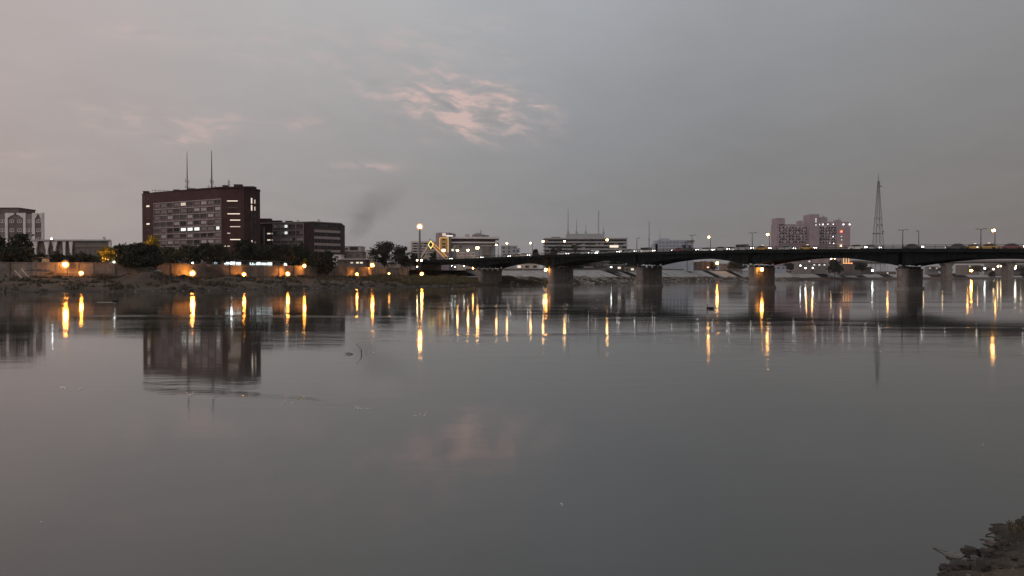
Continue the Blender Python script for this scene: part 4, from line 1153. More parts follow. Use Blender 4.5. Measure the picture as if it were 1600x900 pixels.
for (x0, x1, yt, Y, d, wm, rm, nm, lb, ct) in specs:
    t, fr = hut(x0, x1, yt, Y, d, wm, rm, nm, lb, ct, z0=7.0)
    n_ = max(2, int(fr.L / 4.0)); zt_ = hz(yt, Y)
    for r in range(max(1, min(3, int((zt_ - 9) / 3.2)))):
        for c_ in range(n_):
            pane = 'lit_warm' if rnd.random() < .10 else ('glass' if rnd.random() < .7 else 'glass2')
            if nm == 'waterside_house' and x0 == 1268 and r == 0: pane = 'lit_white'
            window(t, fr, fr.L * (c_ + .5) / n_, zt_ - 1.9 - 3.2 * r, min(2.0, fr.L / n_ * .6), 1.4, .06, pane, 'slab', 1, .12)
# steel frame; the orange light on its posts and beams is emission
Yf = 790; X_ = px(1325, Yf); t = empty('lit_frame', (X_, Yf, 9), 'orange lit steel frame standing on the far bank under the bridge', 'frame')
z0 = hz(411.5, Yf); z1 = hz(403, Yf)
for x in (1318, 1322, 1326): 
    mb = MB(); mb.bar((px(x, Yf), Yf, z0), (px(x, Yf), Yf, z1), .7); mb.build('post', M['gold_glow'], t)
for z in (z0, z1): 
    mb = MB(); mb.bar((px(1317.5, Yf), Yf, z), (px(1332, Yf) if z == z0 else px(1326.5, Yf), Yf, z), .7); mb.build('beam', M['gold_glow'], t)
mb = MB(); mb.prism([(px(1317, Yf), Yf - 1), (px(1332, Yf), Yf - 1), (px(1332, Yf), Yf + 3), (px(1317, Yf), Yf + 3)], 8.0, z0 - .4); mb.build('plinth', M['brown_wall'], t)

# ================================================================== trees
def leaf_cloud(rnd, lobes, n, size, flat=.6):
    """n small leaf clumps spread through the lobes (cx, cy, cz, rx, ry, rz), denser near their skins"""
    V = []; Fc = []
    wts = np.cumsum([l[3] * l[4] * l[5] for l in lobes]); wts = wts / wts[-1]
    for _ in range(n):
        l = lobes[int(np.searchsorted(wts, rnd.random()))]
        th = rnd.uniform(0, 2 * math.pi); u = rnd.uniform(-1, 1); r = (rnd.random() ** .42) * rnd.uniform(.85, 1.08)
        q = math.sqrt(1 - u * u)
        p = Vector((l[0] + l[3] * r * q * math.cos(th), l[1] + l[4] * r * q * math.sin(th), l[2] + l[5] * r * u))
        if mnoise.noise(p * .45) < -.17: continue
        a = Vector((rnd.gauss(0, 1), rnd.gauss(0, 1), rnd.gauss(0, .6))).normalized(); b = a.orthogonal().normalized()
        b = (Matrix.Rotation(rnd.uniform(0, 6.28), 3, a) @ b); c = a.cross(b)
        s = size * rnd.uniform(.5, 1.25); k = len(V)
        V += [p - b * s, p + c * s * flat, p + b * s, p - c * s * flat]
        Fc.append((k, k + 1, k + 2, k + 3))
    mb = MB(); mb.v = [tuple(v) for v in V]; mb.f = Fc
    return mb
def tree(seed, x, ytop, wpx, t, label, leaf='leaf', name='broadleaf_tree', n=2600, trunk=.28, low=.30, ybase=None, Y=None, zg=GZ, size=.42, group='trees along the river wall', shape=1.0):
    rnd_ = random.Random(seed)
    if Y is None:
        p, _ = bank_pt(x, t); X, Y = p.x, p.y
    else: X = px(x, Y)
    w = wpx / F * Y; zt_ = hz(ytop, Y); H = zt_ - zg
    root_ = empty(name, (X, Y, zg - .1), label, 'tree', group)
    z0 = zg + H * low; lobes = []
    nl = 9
    for j in range(nl):
        f = rnd_.random(); a = rnd_.uniform(0, 6.28)
        rr_ = w / 2 * (rnd_.uniform(.15, .62)) * (1.0 if f < .6 else .75)
        cz_ = z0 + (H * (1 - low)) * (.22 + .60 * f) ; rz = H * (1 - low) * rnd_.uniform(.18, .28) * shape
        rx = w * rnd_.uniform(.20, .30)
        lobes.append((X + rr_ * math.cos(a), Y + rr_ * math.sin(a) * .8, min(cz_, zt_ - rz * .95), rx, rx * .9, rz))
    for j in range(10):
        a = rnd_.uniform(0, 6.28); e_ = rnd_.uniform(-.2, 1.1); q_ = w * .11 * rnd_.uniform(.7, 1.4)
        lobes.append((X + w * .46 * math.cos(a) * math.cos(e_), Y + w * .38 * math.sin(a), z0 + H * (1 - low) * (.38 + .50 * math.sin(e_)), q_, q_, q_ * .8))
    lobes.append((X + rnd_.uniform(-.08, .08) * w, Y, zt_ - H * .24, w * .26, w * .24, H * .235))
    for s in (-1, 1): lobes.append((X + s * w * .30, Y, z0 + H * (1 - low) * rnd_.uniform(.3, .5), w * .21, w * .2, H * (1 - low) * .26))
    leaf_cloud(rnd_, lobes, n, size).build('crown', M[leaf], root_)
    mb = MB()
    lean = rnd_.uniform(-.5, .5)
    fork = Vector((X + lean * .5, Y, zg + H * (low + .08)))
    mb.tube([(X, Y, zg - .3), (X + lean * .2, Y, zg + H * low * .5), fork], [trunk * 1.25, trunk, trunk * .85], 7)
    mb.build('trunk', M['bark'], root_)
    for l in lobes[:6]:
        mb = MB(); e = Vector(l[:3]); m_ = fork.lerp(e, .5) + Vector((rnd_.uniform(-.4, .4), 0, .4))
        mb.tube([fork - Vector((0, 0, .2)), m_, e], [trunk * .55, trunk * .35, trunk * .12], 5); mb.build('limb', M['bark'], root_)
    return root_
TREES = [ # x, ytop, width px, inland m, label, material, n
 (-14, 366, 52, 36, 'dark tree cut by the left picture edge', 'leaf', 2400),
 (16, 371, 38, 38, 'dark bushy tree in front of the arched building left part', 'leaf', 2200),
 (42, 359, 26, 44, 'taller narrow dark tree before the arched building right end', 'leaf', 1900),
 (30, 388, 56, 31, 'low spreading dark tree over the river wall below the arched building', 'leaf', 2400),
 (78, 394, 36, 50, 'small dark tree between the beige hut and the white pillars', 'leaf2', 1500),
 (135, 398, 54, 52, 'low dark tree row in front of the long low building', 'leaf2', 1800),
 (168, 386, 30, 31, 'floodlit golden tree above the river wall left of the big round tree', 'leaf3', 1700),
 (186, 383, 24, 40, 'narrow dark tree between the golden tree and the big round tree', 'leaf', 1400),
 (218, 381, 64, 24.5, 'big round black crowned tree left of the tall brick tower', 'leaf', 6500),
 (237, 369.5, 25, 62, 'small bright golden tree peeking over the big round tree', 'leaf3', 1500),
 (262, 387, 36, 40, 'loose olive tree at the left foot of the tall brick tower', 'leaf2', 1900),
 (294, 383, 40, 46, 'airy olive tree before the middle of the tall brick tower', 'leaf2', 1900),
 (328, 381, 60, 31, 'broad flat topped dark tree above the wall stairs', 'leaf', 3400),
 (386, 376, 44, 36, 'tall dark tree hiding the right foot of the tall brick tower', 'leaf', 3000),
 (414, 384, 40, 40, 'dark tree between the tall tower and lower brick block', 'leaf', 2600),
 (440, 383, 40, 34, 'dark tree before the left part of the lower brick block', 'leaf', 2600),
 (468, 380, 36, 38, 'dark tree before the corner of the lower brick block', 'leaf', 2200),
 (484, 404, 20, 29.5, 'small floodlit yellow bush tree on the river wall', 'leaf3', 900),
 (505, 391, 42, 25.0, 'dark rounded tree at the right foot of the lower brick block', 'leaf', 2600),
 (600, 378, 44, 42, 'tall round dark tree left of the high lamp mast', 'leaf', 3200),
 (624, 384, 26, 40, 'narrower dark tree touching the tall round one by the lamp mast', 'leaf', 1900),
 (642, 394, 26, 44, 'lowest dark tree right under the high lamp mast', 'leaf', 1600),
]
for j, (x, yt, w, t, lb, lf, n) in enumerate(TREES):
    tree(100 + j, x, yt - (2 if w > 20 else 1), w * 1.15, t, lb, lf, n=int(n * 1.7), low=.03 if w > 30 else .12, size=.40 if lf != 'leaf3' else .32, zg=GZ if t > 28 else 4.3)
for j, (x, yt, w, Y, lb, n, z0) in enumerate((
 (662, 396, 12, 420, 'small dark tree inside the triangular gate, left one', 700, 6.3), (677, 393, 14, 418, 'small dark tree inside the triangular gate, right one', 800, 6.3),
 (837, 388, 12, 480, 'small dark tree behind the bridge left of the banded office', 700, 6.3), (866, 386, 18, 470, 'dark tree before the left end of the banded office', 900, 6.3),
 (905, 391, 34, 468, 'wide low dark tree before the middle of the banded office', 1500, 6.3),
 (896, 412, 30, 420, 'dark scrubby tree behind the second pier', 1300, 7), (960, 405, 36, 500, 'dark tree mass under the fourth arch', 1600, 8), (988, 410, 26, 480, 'dark tree left of the third pier', 1300, 8),
 (1070, 412, 26, 610, 'dark tree at the foot of the pale blue block', 1300, 9), (1104, 408, 30, 690, 'dark tree near the orange light under the fifth arch', 1400, 9),
 (1152, 408, 34, 680, 'wide dark tree left of the lamp lit pier under the arch', 1500, 9), (1304, 404, 24, 740, 'large round dark tree on the bank beneath the right span', 2400, 4),
 (1235, 410, 24, 800, 'dark tree behind the pale green shed', 1200, 9), (1344, 409, 22, 860, 'dark tree right of the orange lit frame', 1200, 9),
 (1412, 415, 24, 900, 'dark tree behind the rightmost complete pier', 1200, 9), (1475, 417, 26, 1000, 'far dark tree left of the nearest far bridge pier', 1000, 9),
 (1532, 415, 30, 1100, 'far dark tree left of the red orange lamp', 1000, 9), (1594, 416, 26, 1100, 'far dark tree at the right picture edge', 1000, 9), (1550, 424, 9, 700, 'small dark waterside tree between the far bridge piers', 600, 2.5), (1599, 424, 9, 700, 'small dark waterside tree at the right edge between far piers', 600, 2.5))):
    tree(300 + j, x, yt, w, 0, lb, 'leaf', n=n, Y=Y, zg=z0, low=.12, size=.55 + Y / 1600, trunk=.35, group='trees beyond the bridge')
# date palm by the banded office
def palm(x, ytop, Y, label, zg=6.3):
    X = px(x, Y); zt_ = hz(ytop, Y); root_ = empty('date_palm', (X, Y, zg), label, 'palm', 'palms behind the bridge')
    mb = MB(); mb.tube([(X, Y, zg - .2), (X + .2, Y, (zg + zt_) / 2), (X, Y, zt_ - 1.5)], [.4, .32, .3], 7); mb.build('trunk', M['bark'], root_)
    for j in range(16):
        a = j * 2.4; up = .9 - (j % 4) * .45; r_ = 2.9
        pts = [Vector((X + r_ * f * math.cos(a), Y + r_ * f * math.sin(a), zt_ - 1.5 + up * 2.2 * f - 2.6 * f * f)) for f in (0, .25, .5, .75, 1)]
        mb = MB(); side = Vector((-math.sin(a), math.cos(a), 0))
        for i_, p in enumerate(pts): 
            w = (.25, .6, .65, .5, .1)[i_]; mb.v += [tuple(p - side * w - Vector((0, 0, .25 * w))), tuple(p), tuple(p + side * w - Vector((0, 0, .25 * w)))]
        for i_ in range(4):
            for s in (0, 1): q = i_ * 3 + s; mb.f.append((q, q + 1, q + 4, q + 3))
        mb.build('frond', M['leaf'], root_)
palm(874, 381, 455, 'date palm left of the low tree before the banded office')
palm(898, 379, 458, 'taller date palm before the middle of the banded office')

# ================================================================== scrub, reeds and rubble on the far bank
def tufts(name, mat_, n, place, hgt, wid, label, cat, seed):
    rnd_ = random.Random(seed); mb = MB()
    for _ in range(n):
        r = place(rnd_)
        if r is None: continue
        p, s = r
        for b in range(rnd_.randint(3, 6)):
            a = rnd_.uniform(0, 6.28); h = hgt * s * rnd_.uniform(.5, 1.2); w = wid * rnd_.uniform(.6, 1.3); l = rnd_.uniform(.1, .6) * h
            d = Vector((math.cos(a), math.sin(a), 0)); e = Vector((-d.y, d.x, 0)); q = p + d * rnd_.uniform(0, .3)
            k = len(mb.v); mb.v += [tuple(q - e * w), tuple(q + e * w), tuple(q + e * w * .6 + d * l * .5 + Vector((0, 0, h * .7))), tuple(q + d * l + Vector((0, 0, h)))]
            mb.f.append((k, k + 1, k + 2, k + 3))
    o = mb.build(name, mat_); tag(o, label, cat, kind='stuff'); return o
def on_bank(x0, x1, t0, t1, thr, sc=6.0):
    k0, k1 = bank_pt(x0, 0)[1], bank_pt(x1, 0)[1]
    def f(r):
        k = r.randint(min(k0, k1), max(k0, k1)); t = r.uniform(t0, t1); q = BL[k] + NB[k] * t + TG[k] * r.uniform(-1.6, 1.6)
        v = fbm(q[0] + 31, q[1], sc)
        if v < thr: return None
        return Vector((q[0], q[1], bank_z(k, t) - .05)), .6 + v
    return f
tufts('bank_scrub', M['scrub'], 7000, on_bank(-60, 735, 1.0, 26, .02), .75, .13, 'low dry scrub scattered over the muddy foreshore', 'scrub', 21)
tufts('reed_bed', M['reed'], 2600, on_bank(640, 760, 2.0, 20, -.35), 1.5, .12, 'tall pale reeds on the bank beside the bridge', 'reeds', 22)
tufts('embankment_scrub', M['scrub'], 3500, on_bank(786, 860, 1.0, 13.5, -.3), 1.1, .16, 'orange lit scrub between the first and second piers', 'scrub', 23)
tufts('far_bank_scrub', M['scrub'], 3000, on_bank(890, 1200, 1.0, 14, .1), .9, .22, 'dark scrub at the foot of the sloped paving', 'scrub', 24)
def rocks(name, mat_, n, place, size, label, seed):
    rnd_ = random.Random(seed); mb = MB()
    for _ in range(n):
        r = place(rnd_)
        if r is None: continue
        p, _s = r; s = size * (rnd_.random() ** 2 * 1.6 + .3); rot = Matrix.Rotation(rnd_.uniform(0, 6.28), 3, 'Z') @ Matrix.Rotation(rnd_.uniform(-.6, .6), 3, 'X')
        pts = [p + rot @ Vector((sx_ * s * rnd_.uniform(.6, 1.1), sy_ * s * rnd_.uniform(.5, .9), sz_ * s * rnd_.uniform(.3, .6))) for sz_ in (-1, 1) for sx_, sy_ in ((-1, -1), (1, -1), (1, 1), (-1, 1))]
        mb.hexa(pts)
    o = mb.build(name, mat_); tag(o, label, 'rubble', kind='stuff'); return o
rocks('bank_rubble', M['dark_rock'], 1500, on_bank(-60, 735, .2, 24, .08, 9), .38, 'grey stones strewn over the far foreshore', 31)
rocks('waterline_debris', M['rubble'], 600, on_bank(-60, 735, -.3, .5, -.3, 3), .13, 'pale litter and stones along the far waterline', 33)
rocks('embankment_rubble', M['rubble'], 2600, on_bank(790, 1230, .2, 14.5, -.15, 9), .6, 'broken stones below the sloped paving', 32)

# ================================================================== lamps
def flood_lamp(x, y, t, r, label, m='sodium', zfoot=None, Y=None, name='flood_lamp'):
    """short post with a bowl lamp facing the river"""
    if Y is None:
        p, k = bank_pt(x, t); X, Y = p.x, p.y
        zfoot = (bank_z(k, t) - .1) if zfoot is None else zfoot
    else: X = px(x, Y)
    z = hz(y, Y)
    root_ = empty(name, (X, Y, zfoot), label, 'lamp', 'lamps along the river wall')
    mb = MB(); mb.tube([(X, Y + .5, zfoot), (X, Y + .5, z)], [.10, .07], 6); mb.bar((X, Y + .55, z), (X, Y + .1, z), .1); mb.build('post', M['dark_steel'], root_)
    mb = MB(); mb.tube([(X, Y + .25, z), (X, Y + .08, z)], [r * .45, r * 1.0], 12); mb.build('housing', M['dark_steel'], root_)
    if m == 'lamp_gold':      # added shield hides the bulb from the river, light goes up the tree
        mb = MB(); mb.bar((X - 2.2 * r, Y - 2.2 * r, z - .2), (X + 2.2 * r, Y - 2.2 * r, z - .2), .06, 4.2 * r, (0, 0, 1)); mb.bar((X, Y + .5, z - 2.0 * r), (X, Y - 2.2 * r, z - 2.0 * r), .12); mb.build('added_bulb_shield', M['dark_steel'], root_)
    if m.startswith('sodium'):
        mb = MB(); mb.ball((X, Y - r * .75, z), r * 1.75, r * 1.2, r * 1.75, 16, 10); mb.build('halo_shell', M['halo_shell'], root_, True)  # glowing shell added round the bulb as its halo
    mb = MB(); mb.ball((X, Y - r * .75, z), r * .85, r * .75, r * .85, 12, 8); mb.build('bulb', M[m], root_, True)
    return root_
flood_lamp(106, 413.5, 25.0, .62, 'largest orange flood lamp, high on the wall below the white pillars')
flood_lamp(131, 427, 23.5, .42, 'smaller orange flood lamp low beside the largest one')
flood_lamp(298, 427, 24.5, .60, 'bright orange flood lamp low on the wall left of the stairs')
flood_lamp(380, 429, 24.5, .45, 'orange flood lamp low on the wall right of the stairs')
flood_lamp(451, 428, 24.5, .50, 'orange flood lamp low on the wall before the lower brick block')
flood_lamp(476, 415.5, 25.3, .46, 'orange lamp at wall top beside the yellow bush')
flood_lamp(559, 428.5, 24.5, .36, 'small orange flood lamp low under the white canopy')
flood_lamp(583, 414.5, 25.3, .58, 'large orange lamp at wall top left of the round dark trees')
flood_lamp(608, 427.5, 24.5, .30, 'smallest pale orange lamp low below the round dark trees', 'sodium_small')
flood_lamp(658.5, 428, 24.5, .56, 'large orange flood lamp low by the reeds near the bridge')
flood_lamp(302, 411, 31, .22, 'white lamp on the wall top above the bright orange one', 'lamp_white', GZ)
flood_lamp(182, 409.5, 31, .20, 'white lamp between the golden tree and the big round tree', 'lamp_white', GZ)
flood_lamp(498.5, 401.5, 31, .26, 'small pale lamp in the dark tree right of the yellow bush', 'lamp_warm', GZ)
flood_lamp(364, 411.5, 30, .28, 'white lamp over the lit shop row left part', 'lamp_white', GZ)
flood_lamp(166, 405.5, 27.4, .16, 'golden light shining inside the floodlit golden tree', 'lamp_gold', GZ)
flood_lamp(238, 384, 58, .22, 'golden light shining in the top of the small bright tree', 'lamp_gold', GZ)
flood_lamp(486, 414, 28.0, .10, 'tiny warm light inside the yellow bush', 'lamp_gold', GZ)
flood_lamp(81, 373, 60, .22, 'small white lamp over the long low roof left end', 'lamp_white', GZ)
for x, y, lb, m, r in ((650, 406.5, 'left of two warm lamps under the high mast', 'lamp_warm', .36), (655.5, 406.8, 'right of two warm lamps under the high mast', 'lamp_warm', .45), (651, 417, 'pale lamp lowest under the high mast', 'lamp_warm', .28)):
    flood_lamp(x, y, 31, r, lb, m, GZ)
for x, y, Y, lb, r in ((706, 415.2, 352, 'white lamp left beneath the bridge abutment', .14), (711, 417, 350, 'white lamp lowest beneath the bridge abutment', .18), (725, 415.3, 346, 'white lamp right beneath the bridge abutment', .18)):
    flood_lamp(x, y, 0, r, lb, 'lamp_white', 6.0, Y)
flood_lamp(739, 419, 0, .34, 'orange lamp lighting the wall left of the first pier', 'sodium_small', 5.0, 338)

# high mast lamp at the bridge head
Yk = 335; X_ = px(656, Yk); zk = hz(357, Yk)
t = empty('high_mast_lamp', (X_, Yk, GZ), 'tall lamp mast with a glowing orange head at the bridge head', 'lamp')
mb = MB(); mb.tube([(X_, Yk, GZ - .2), (X_, Yk, hz(385, Yk)), (X_, Yk, zk)], [.55, .48, .34], 10); mb.build('mast', M['steel'], t)
mb = MB(); mb.prism([(X_ + 1.0 * math.cos(a), Yk + 1.0 * math.sin(a)) for a in np.linspace(0, 6.283, 13)[:-1]], zk - .35, zk - .1); mb.build('ring', M['steel'], t)
mb = MB(); mb.ball((X_, Yk, zk + .75), 1.55, 1.55, 1.55, 18, 12); mb.build('halo_shell', M['halo_shell'], t, True)  # halo ball added round the lantern
mb = MB(); mb.ball((X_, Yk, zk + .75), .8, .8, .8, 14, 9); mb.build('lantern', M['sodium_street'], t, True)

# street lamps on the bridge
def solve_i(x, w):
    lo_, hi_ = -1.5, 6.0
    for _ in range(50):
        m_ = (lo_ + hi_) / 2; p = bp3(m_, w, 0)
        if 800 + F * p.x / p.y > x: lo_ = m_
        else: hi_ = m_
    return (lo_ + hi_) / 2
def street_lamp(x, yhead, w, lit, label, r=.30, double=False, m='sodium_street'):
    i = solve_i(x, w); p = bp3(i, w, btop(i) - 1.1); z = hz(yhead, p.y)
    root_ = empty('street_lamp', p, label, 'street lamp', 'street lamps along the bridge')
    inw = -1 if w > 0 else 1; d = BP * inw
    mb = MB(); mb.tube([p, p + Vector((0, 0, (z - p.z) * .5)), Vector((p.x, p.y, z + .1))], [.13, .10, .07], 6)
    mb.build('pole', M['dark_steel'], root_)
    mb = MB(); mb.prism([(p.x + .22 * math.cos(a), p.y + .22 * math.sin(a)) for a in np.linspace(0, 6.283, 9)[:-1]], p.z - .02, p.z + .5); mb.build('base', M['dark_steel'], root_)
    for s in ((1, -1) if double else (1,)):
        e = Vector((p.x, p.y, z)) + BU * (.9 * s) * (1 if double else -.0) + (d * 1.1 if not double else d * .3)
        mb = MB(); mb.tube([(p.x, p.y, z - .15), Vector((p.x, p.y, z + .1)).lerp(e, .5) + Vector((0, 0, .15)), e + Vector((0, 0, .12))], .05, 5); mb.build('arm', M['dark_steel'], root_)
        mb = MB(); mb.bar(e - d * .35 + Vector((0, 0, .1)), e + d * .45 + Vector((0, 0, .14)), .34, .16); hd = mb.build('head', M['steel'], root_)
        if lit:
            mb = MB(); mb.ball(e + Vector((0, 0, -.12)), r, r, r * .85, 10, 7); mb.build('lantern', M[m], hd, True)
NEAR, FAR = -HW + .5, HW - .5
for a in ((795, 380, FAR, 1, 'lit street lamp on the bridge just right of the curved white building', .34, 0, 'lamp_bridge'),
          (832, 379.5, FAR, 1, 'lit street lamp on the bridge left of the banded office', .34, 0, 'lamp_bridge'),
          (851.5, 377, FAR, 1, 'lit street lamp on the bridge at the banded office left edge', .36, 0, 'lamp_bridge'),
          (885, 376.5, FAR, 1, 'lit street lamp on the bridge below the tallest office mast', .36, 0, 'lamp_bridge'),
          (951.5, 374.5, FAR, 1, 'lit street lamp on the bridge before the banded office right part', .36, 0, 'lamp_bridge'),
          (1110, 370, FAR, 1, 'lit street lamp on the bridge right of the pale blue block', .36, 0, 'sodium_street'),
          (1202, 366, FAR, 1, 'lit street lamp on the bridge just left of the lilac hotel', .36, 0, 'sodium_street'),
          (1554, 359.5, FAR, 1, 'lit orange street lamp on the bridge near the right edge', .36, 0, 'sodium_street'),
          (749, 387, FAR, 1, 'very bright street lamp over the bridge head before the curved building', .62, 0, 'lamp_bridge'),
          (778.5, 382.5, FAR, 1, 'lit street lamp on the bridge beside the curved building right end', .34, 0, 'lamp_bridge'),
          (728, 390.5, NEAR, 1, 'lit street lamp above the low cream shed', .44, 0, 'lamp_bridge'),
          (711.5, 391, NEAR, 1, 'lit street lamp left of the low cream shed', .40, 0, 'lamp_bridge'),
          (922, 374, NEAR, 0, 'unlit street lamp before the middle of the banded office'),
          (995, 372.5, NEAR, 0, 'unlit street lamp on the bridge left of the free standing mast'),
          (1081, 368, NEAR, 0, 'unlit street lamp at the pale blue block right corner', .3, True),
          (1175, 364.5, NEAR, 0, 'unlit street lamp on the bridge left of the lit lamp by the hotel', .3, True),
          (1410, 360, NEAR, 0, 'unlit street lamp right of the lattice tower, the darker of two', .3, True),
          (1435, 362, FAR, 0, 'pale unlit street lamp right of the lattice tower, the fainter of two'),
          (1532, 358.5, NEAR, 0, 'unlit dark street lamp left of the lit orange one near the right edge', .3, True)):
    street_lamp(*a)

# lamps fixed to two piers
def pier_lamp(i, off, y, label, r):
    c = bp3(i, 0, 0) + off; z = hz(y, c.y)
    root_ = empty('pier_lamp', (c.x, c.y, z - .8), label, 'lamp', 'lamps on the bridge piers')
    mb = MB(); mb.bar(c + (BU * 1.3 if i == 1 else BP * 1.4) + Vector((0, 0, z - .7)), c + Vector((0, -.1, z - .7)), .2); mb.tube([c + Vector((0, -.1, z - .75)), c + Vector((0, -.1, z - .25))], .06, 6); mb.build('bracket', M['dark_steel'], root_)
    mb = MB(); mb.ball(c + Vector((0, -.1, z)), r, r, r * 1.1, 12, 8); mb.build('lantern', M['sodium_small'], root_, True)
pier_lamp(1, BP * -4.6 + BU * -2.5, 421, 'orange lamp on the face of the fourth pier from the left', .42)
pier_lamp(3, BP * -7.5 + BU * .7, 421.5, 'orange lamp on the left face of the second pier from the left', .48)
p_ = bp3(3, -3.4, 0) + BU * 3.2
t = empty('pier_bush', (p_.x, p_.y, .1), 'spiky orange lit bush at the foot of the second pier', 'bush')
rnd_ = random.Random(77)
leaf_cloud(rnd_, [(p_.x, p_.y, .9, 1.8, 1.5, 1.0), (p_.x - .6, p_.y, 1.4, 1.1, 1, .9)], 420, .34, .3).build('foliage', M['reed'], t)
mb = MB()
for j in range(9): a = j * .7; mb.tube([(p_.x, p_.y, -.3), (p_.x + 1.1 * math.cos(a), p_.y + .9 * math.sin(a), 1.4 + .5 * (j % 3))], [.06, .02], 4)
mb.build('stems', M['bark'], t)

# lamps on the far bank beyond the bridge
for x, y, Y, r, m, lb in ((1120.5, 411, 670, .95, 'sodium', 'orange lamp on the far bank under the fifth arch'), (1100, 411.2, 690, .5, 'lamp_warm', 'pale lamp left of the orange lamp under the fifth arch'),
    (1140, 411.8, 690, .6, 'lamp_warm', 'pale lamp right of the orange lamp under the fifth arch'), (1363, 422.6, 880, .9, 'lamp_white', 'single white lamp on the far bank under the right span'),
    (1517.5, 423, 1080, 1.5, 'sodium', 'red orange lamp with long streak between the far bridge piers'), (1538.5, 419.3, 1090, 1.05, 'lamp_white', 'white lamp right of the red orange one'),
    (1552, 420.6, 1090, .9, 'lamp_warm', 'warm lamp second right of the red orange one'), (1559, 416.2, 1100, .85, 'lamp_warm', 'warm lamp upper left by the last far pier'),
    (1564, 415.8, 1100, 1.0, 'lamp_warm', 'warm lamp upper right by the last far pier'), (1587, 416.3, 1100, .8, 'lamp_warm', 'upper warm lamp right of the last far pier'),
    (1586, 419.3, 1090, 1.0, 'lamp_white', 'lower white lamp right of the last far pier'), (1250.5, 415, 745, .5, 'lamp_white', 'white lamp on the two storey grey house'),
    (1258.5, 418.8, 740, .65, 'lamp_white', 'white lamp at the left of the lit house front'), (1270, 418.6, 740, .6, 'lamp_white', 'white lamp at the right of the lit house front'),
    (1298.5, 404.6, 830, .7, 'lamp_warm', 'left of two warm lamps just under the right span'), (1304, 404.6, 830, .7, 'lamp_warm', 'right of two warm lamps just under the right span'),
    (1387, 400, 900, .9, 'sodium_street', 'yellow lamp behind the girder left of the rightmost complete pier'), (1260.5, 401, 770, .6, 'sodium_street', 'left yellow lamp behind the girder below the hotel'),
    (1269, 400, 770, .8, 'sodium_street', 'right yellow lamp behind the girder below the hotel'), (1512, 397, 1000, .9, 'sodium_street', 'yellow lamp behind the girder left of the red orange lamp'), (1555.5, 395, 1000, .9, 'sodium_street', 'yellow lamp behind the girder near the right edge'),
    (849, 412.8, 385, .35, 'lamp_warm', 'warm lamp at the top left of the second pier'), (955, 417.5, 436, .3, 'lamp_white', 'tiny white lamp on the long shanty'), (1330, 411.4, 785, .7, 'red_lamp', 'red lamp at the base of the orange lit frame')):
    root_ = empty('bank_lamp', (px(x, Y), Y, 7.0), lb, 'lamp', 'lamps on the far bank')
    X = px(x, Y); z = hz(y, Y); mb = MB(); mb.tube([(X, Y + r, 6.5), (X, Y + r, z + r * .3)], .12, 6); mb.bar((X, Y + r, z), (X, Y + r * .4, z), .15); mb.build('post', M['dark_steel'], root_)
    mb = MB(); mb.ball((X, Y, z), r, r, r * .9, 10, 7); mb.build('lantern', M[m], root_, True)

# small lamps along the far bridge
for x in (1445, 1473, 1525, 1588):
    p = q2(x, hz(406, Y2)); root_ = empty('bridge_light', p, {1445: 'small white light on the far bridge nearest the big pier', 1473: 'small white light on the far bridge left of its pier', 1525: 'small white light on the far bridge between its piers', 1588: 'small pink light on the far bridge at the right edge'}[x], 'lamp', 'lights on the far bridge')
    mb = MB(); mb.tube([p + Vector((0, 0, -.2)), p + Vector((0, 0, 1.2))], .12, 5); mb.build('post', M['steel'], root_)
    mb = MB(); mb.ball(p + Vector((0, -.3, 1.3)), .5, .5, .4); mb.build('lantern', M['lamp_warm'], root_, True)

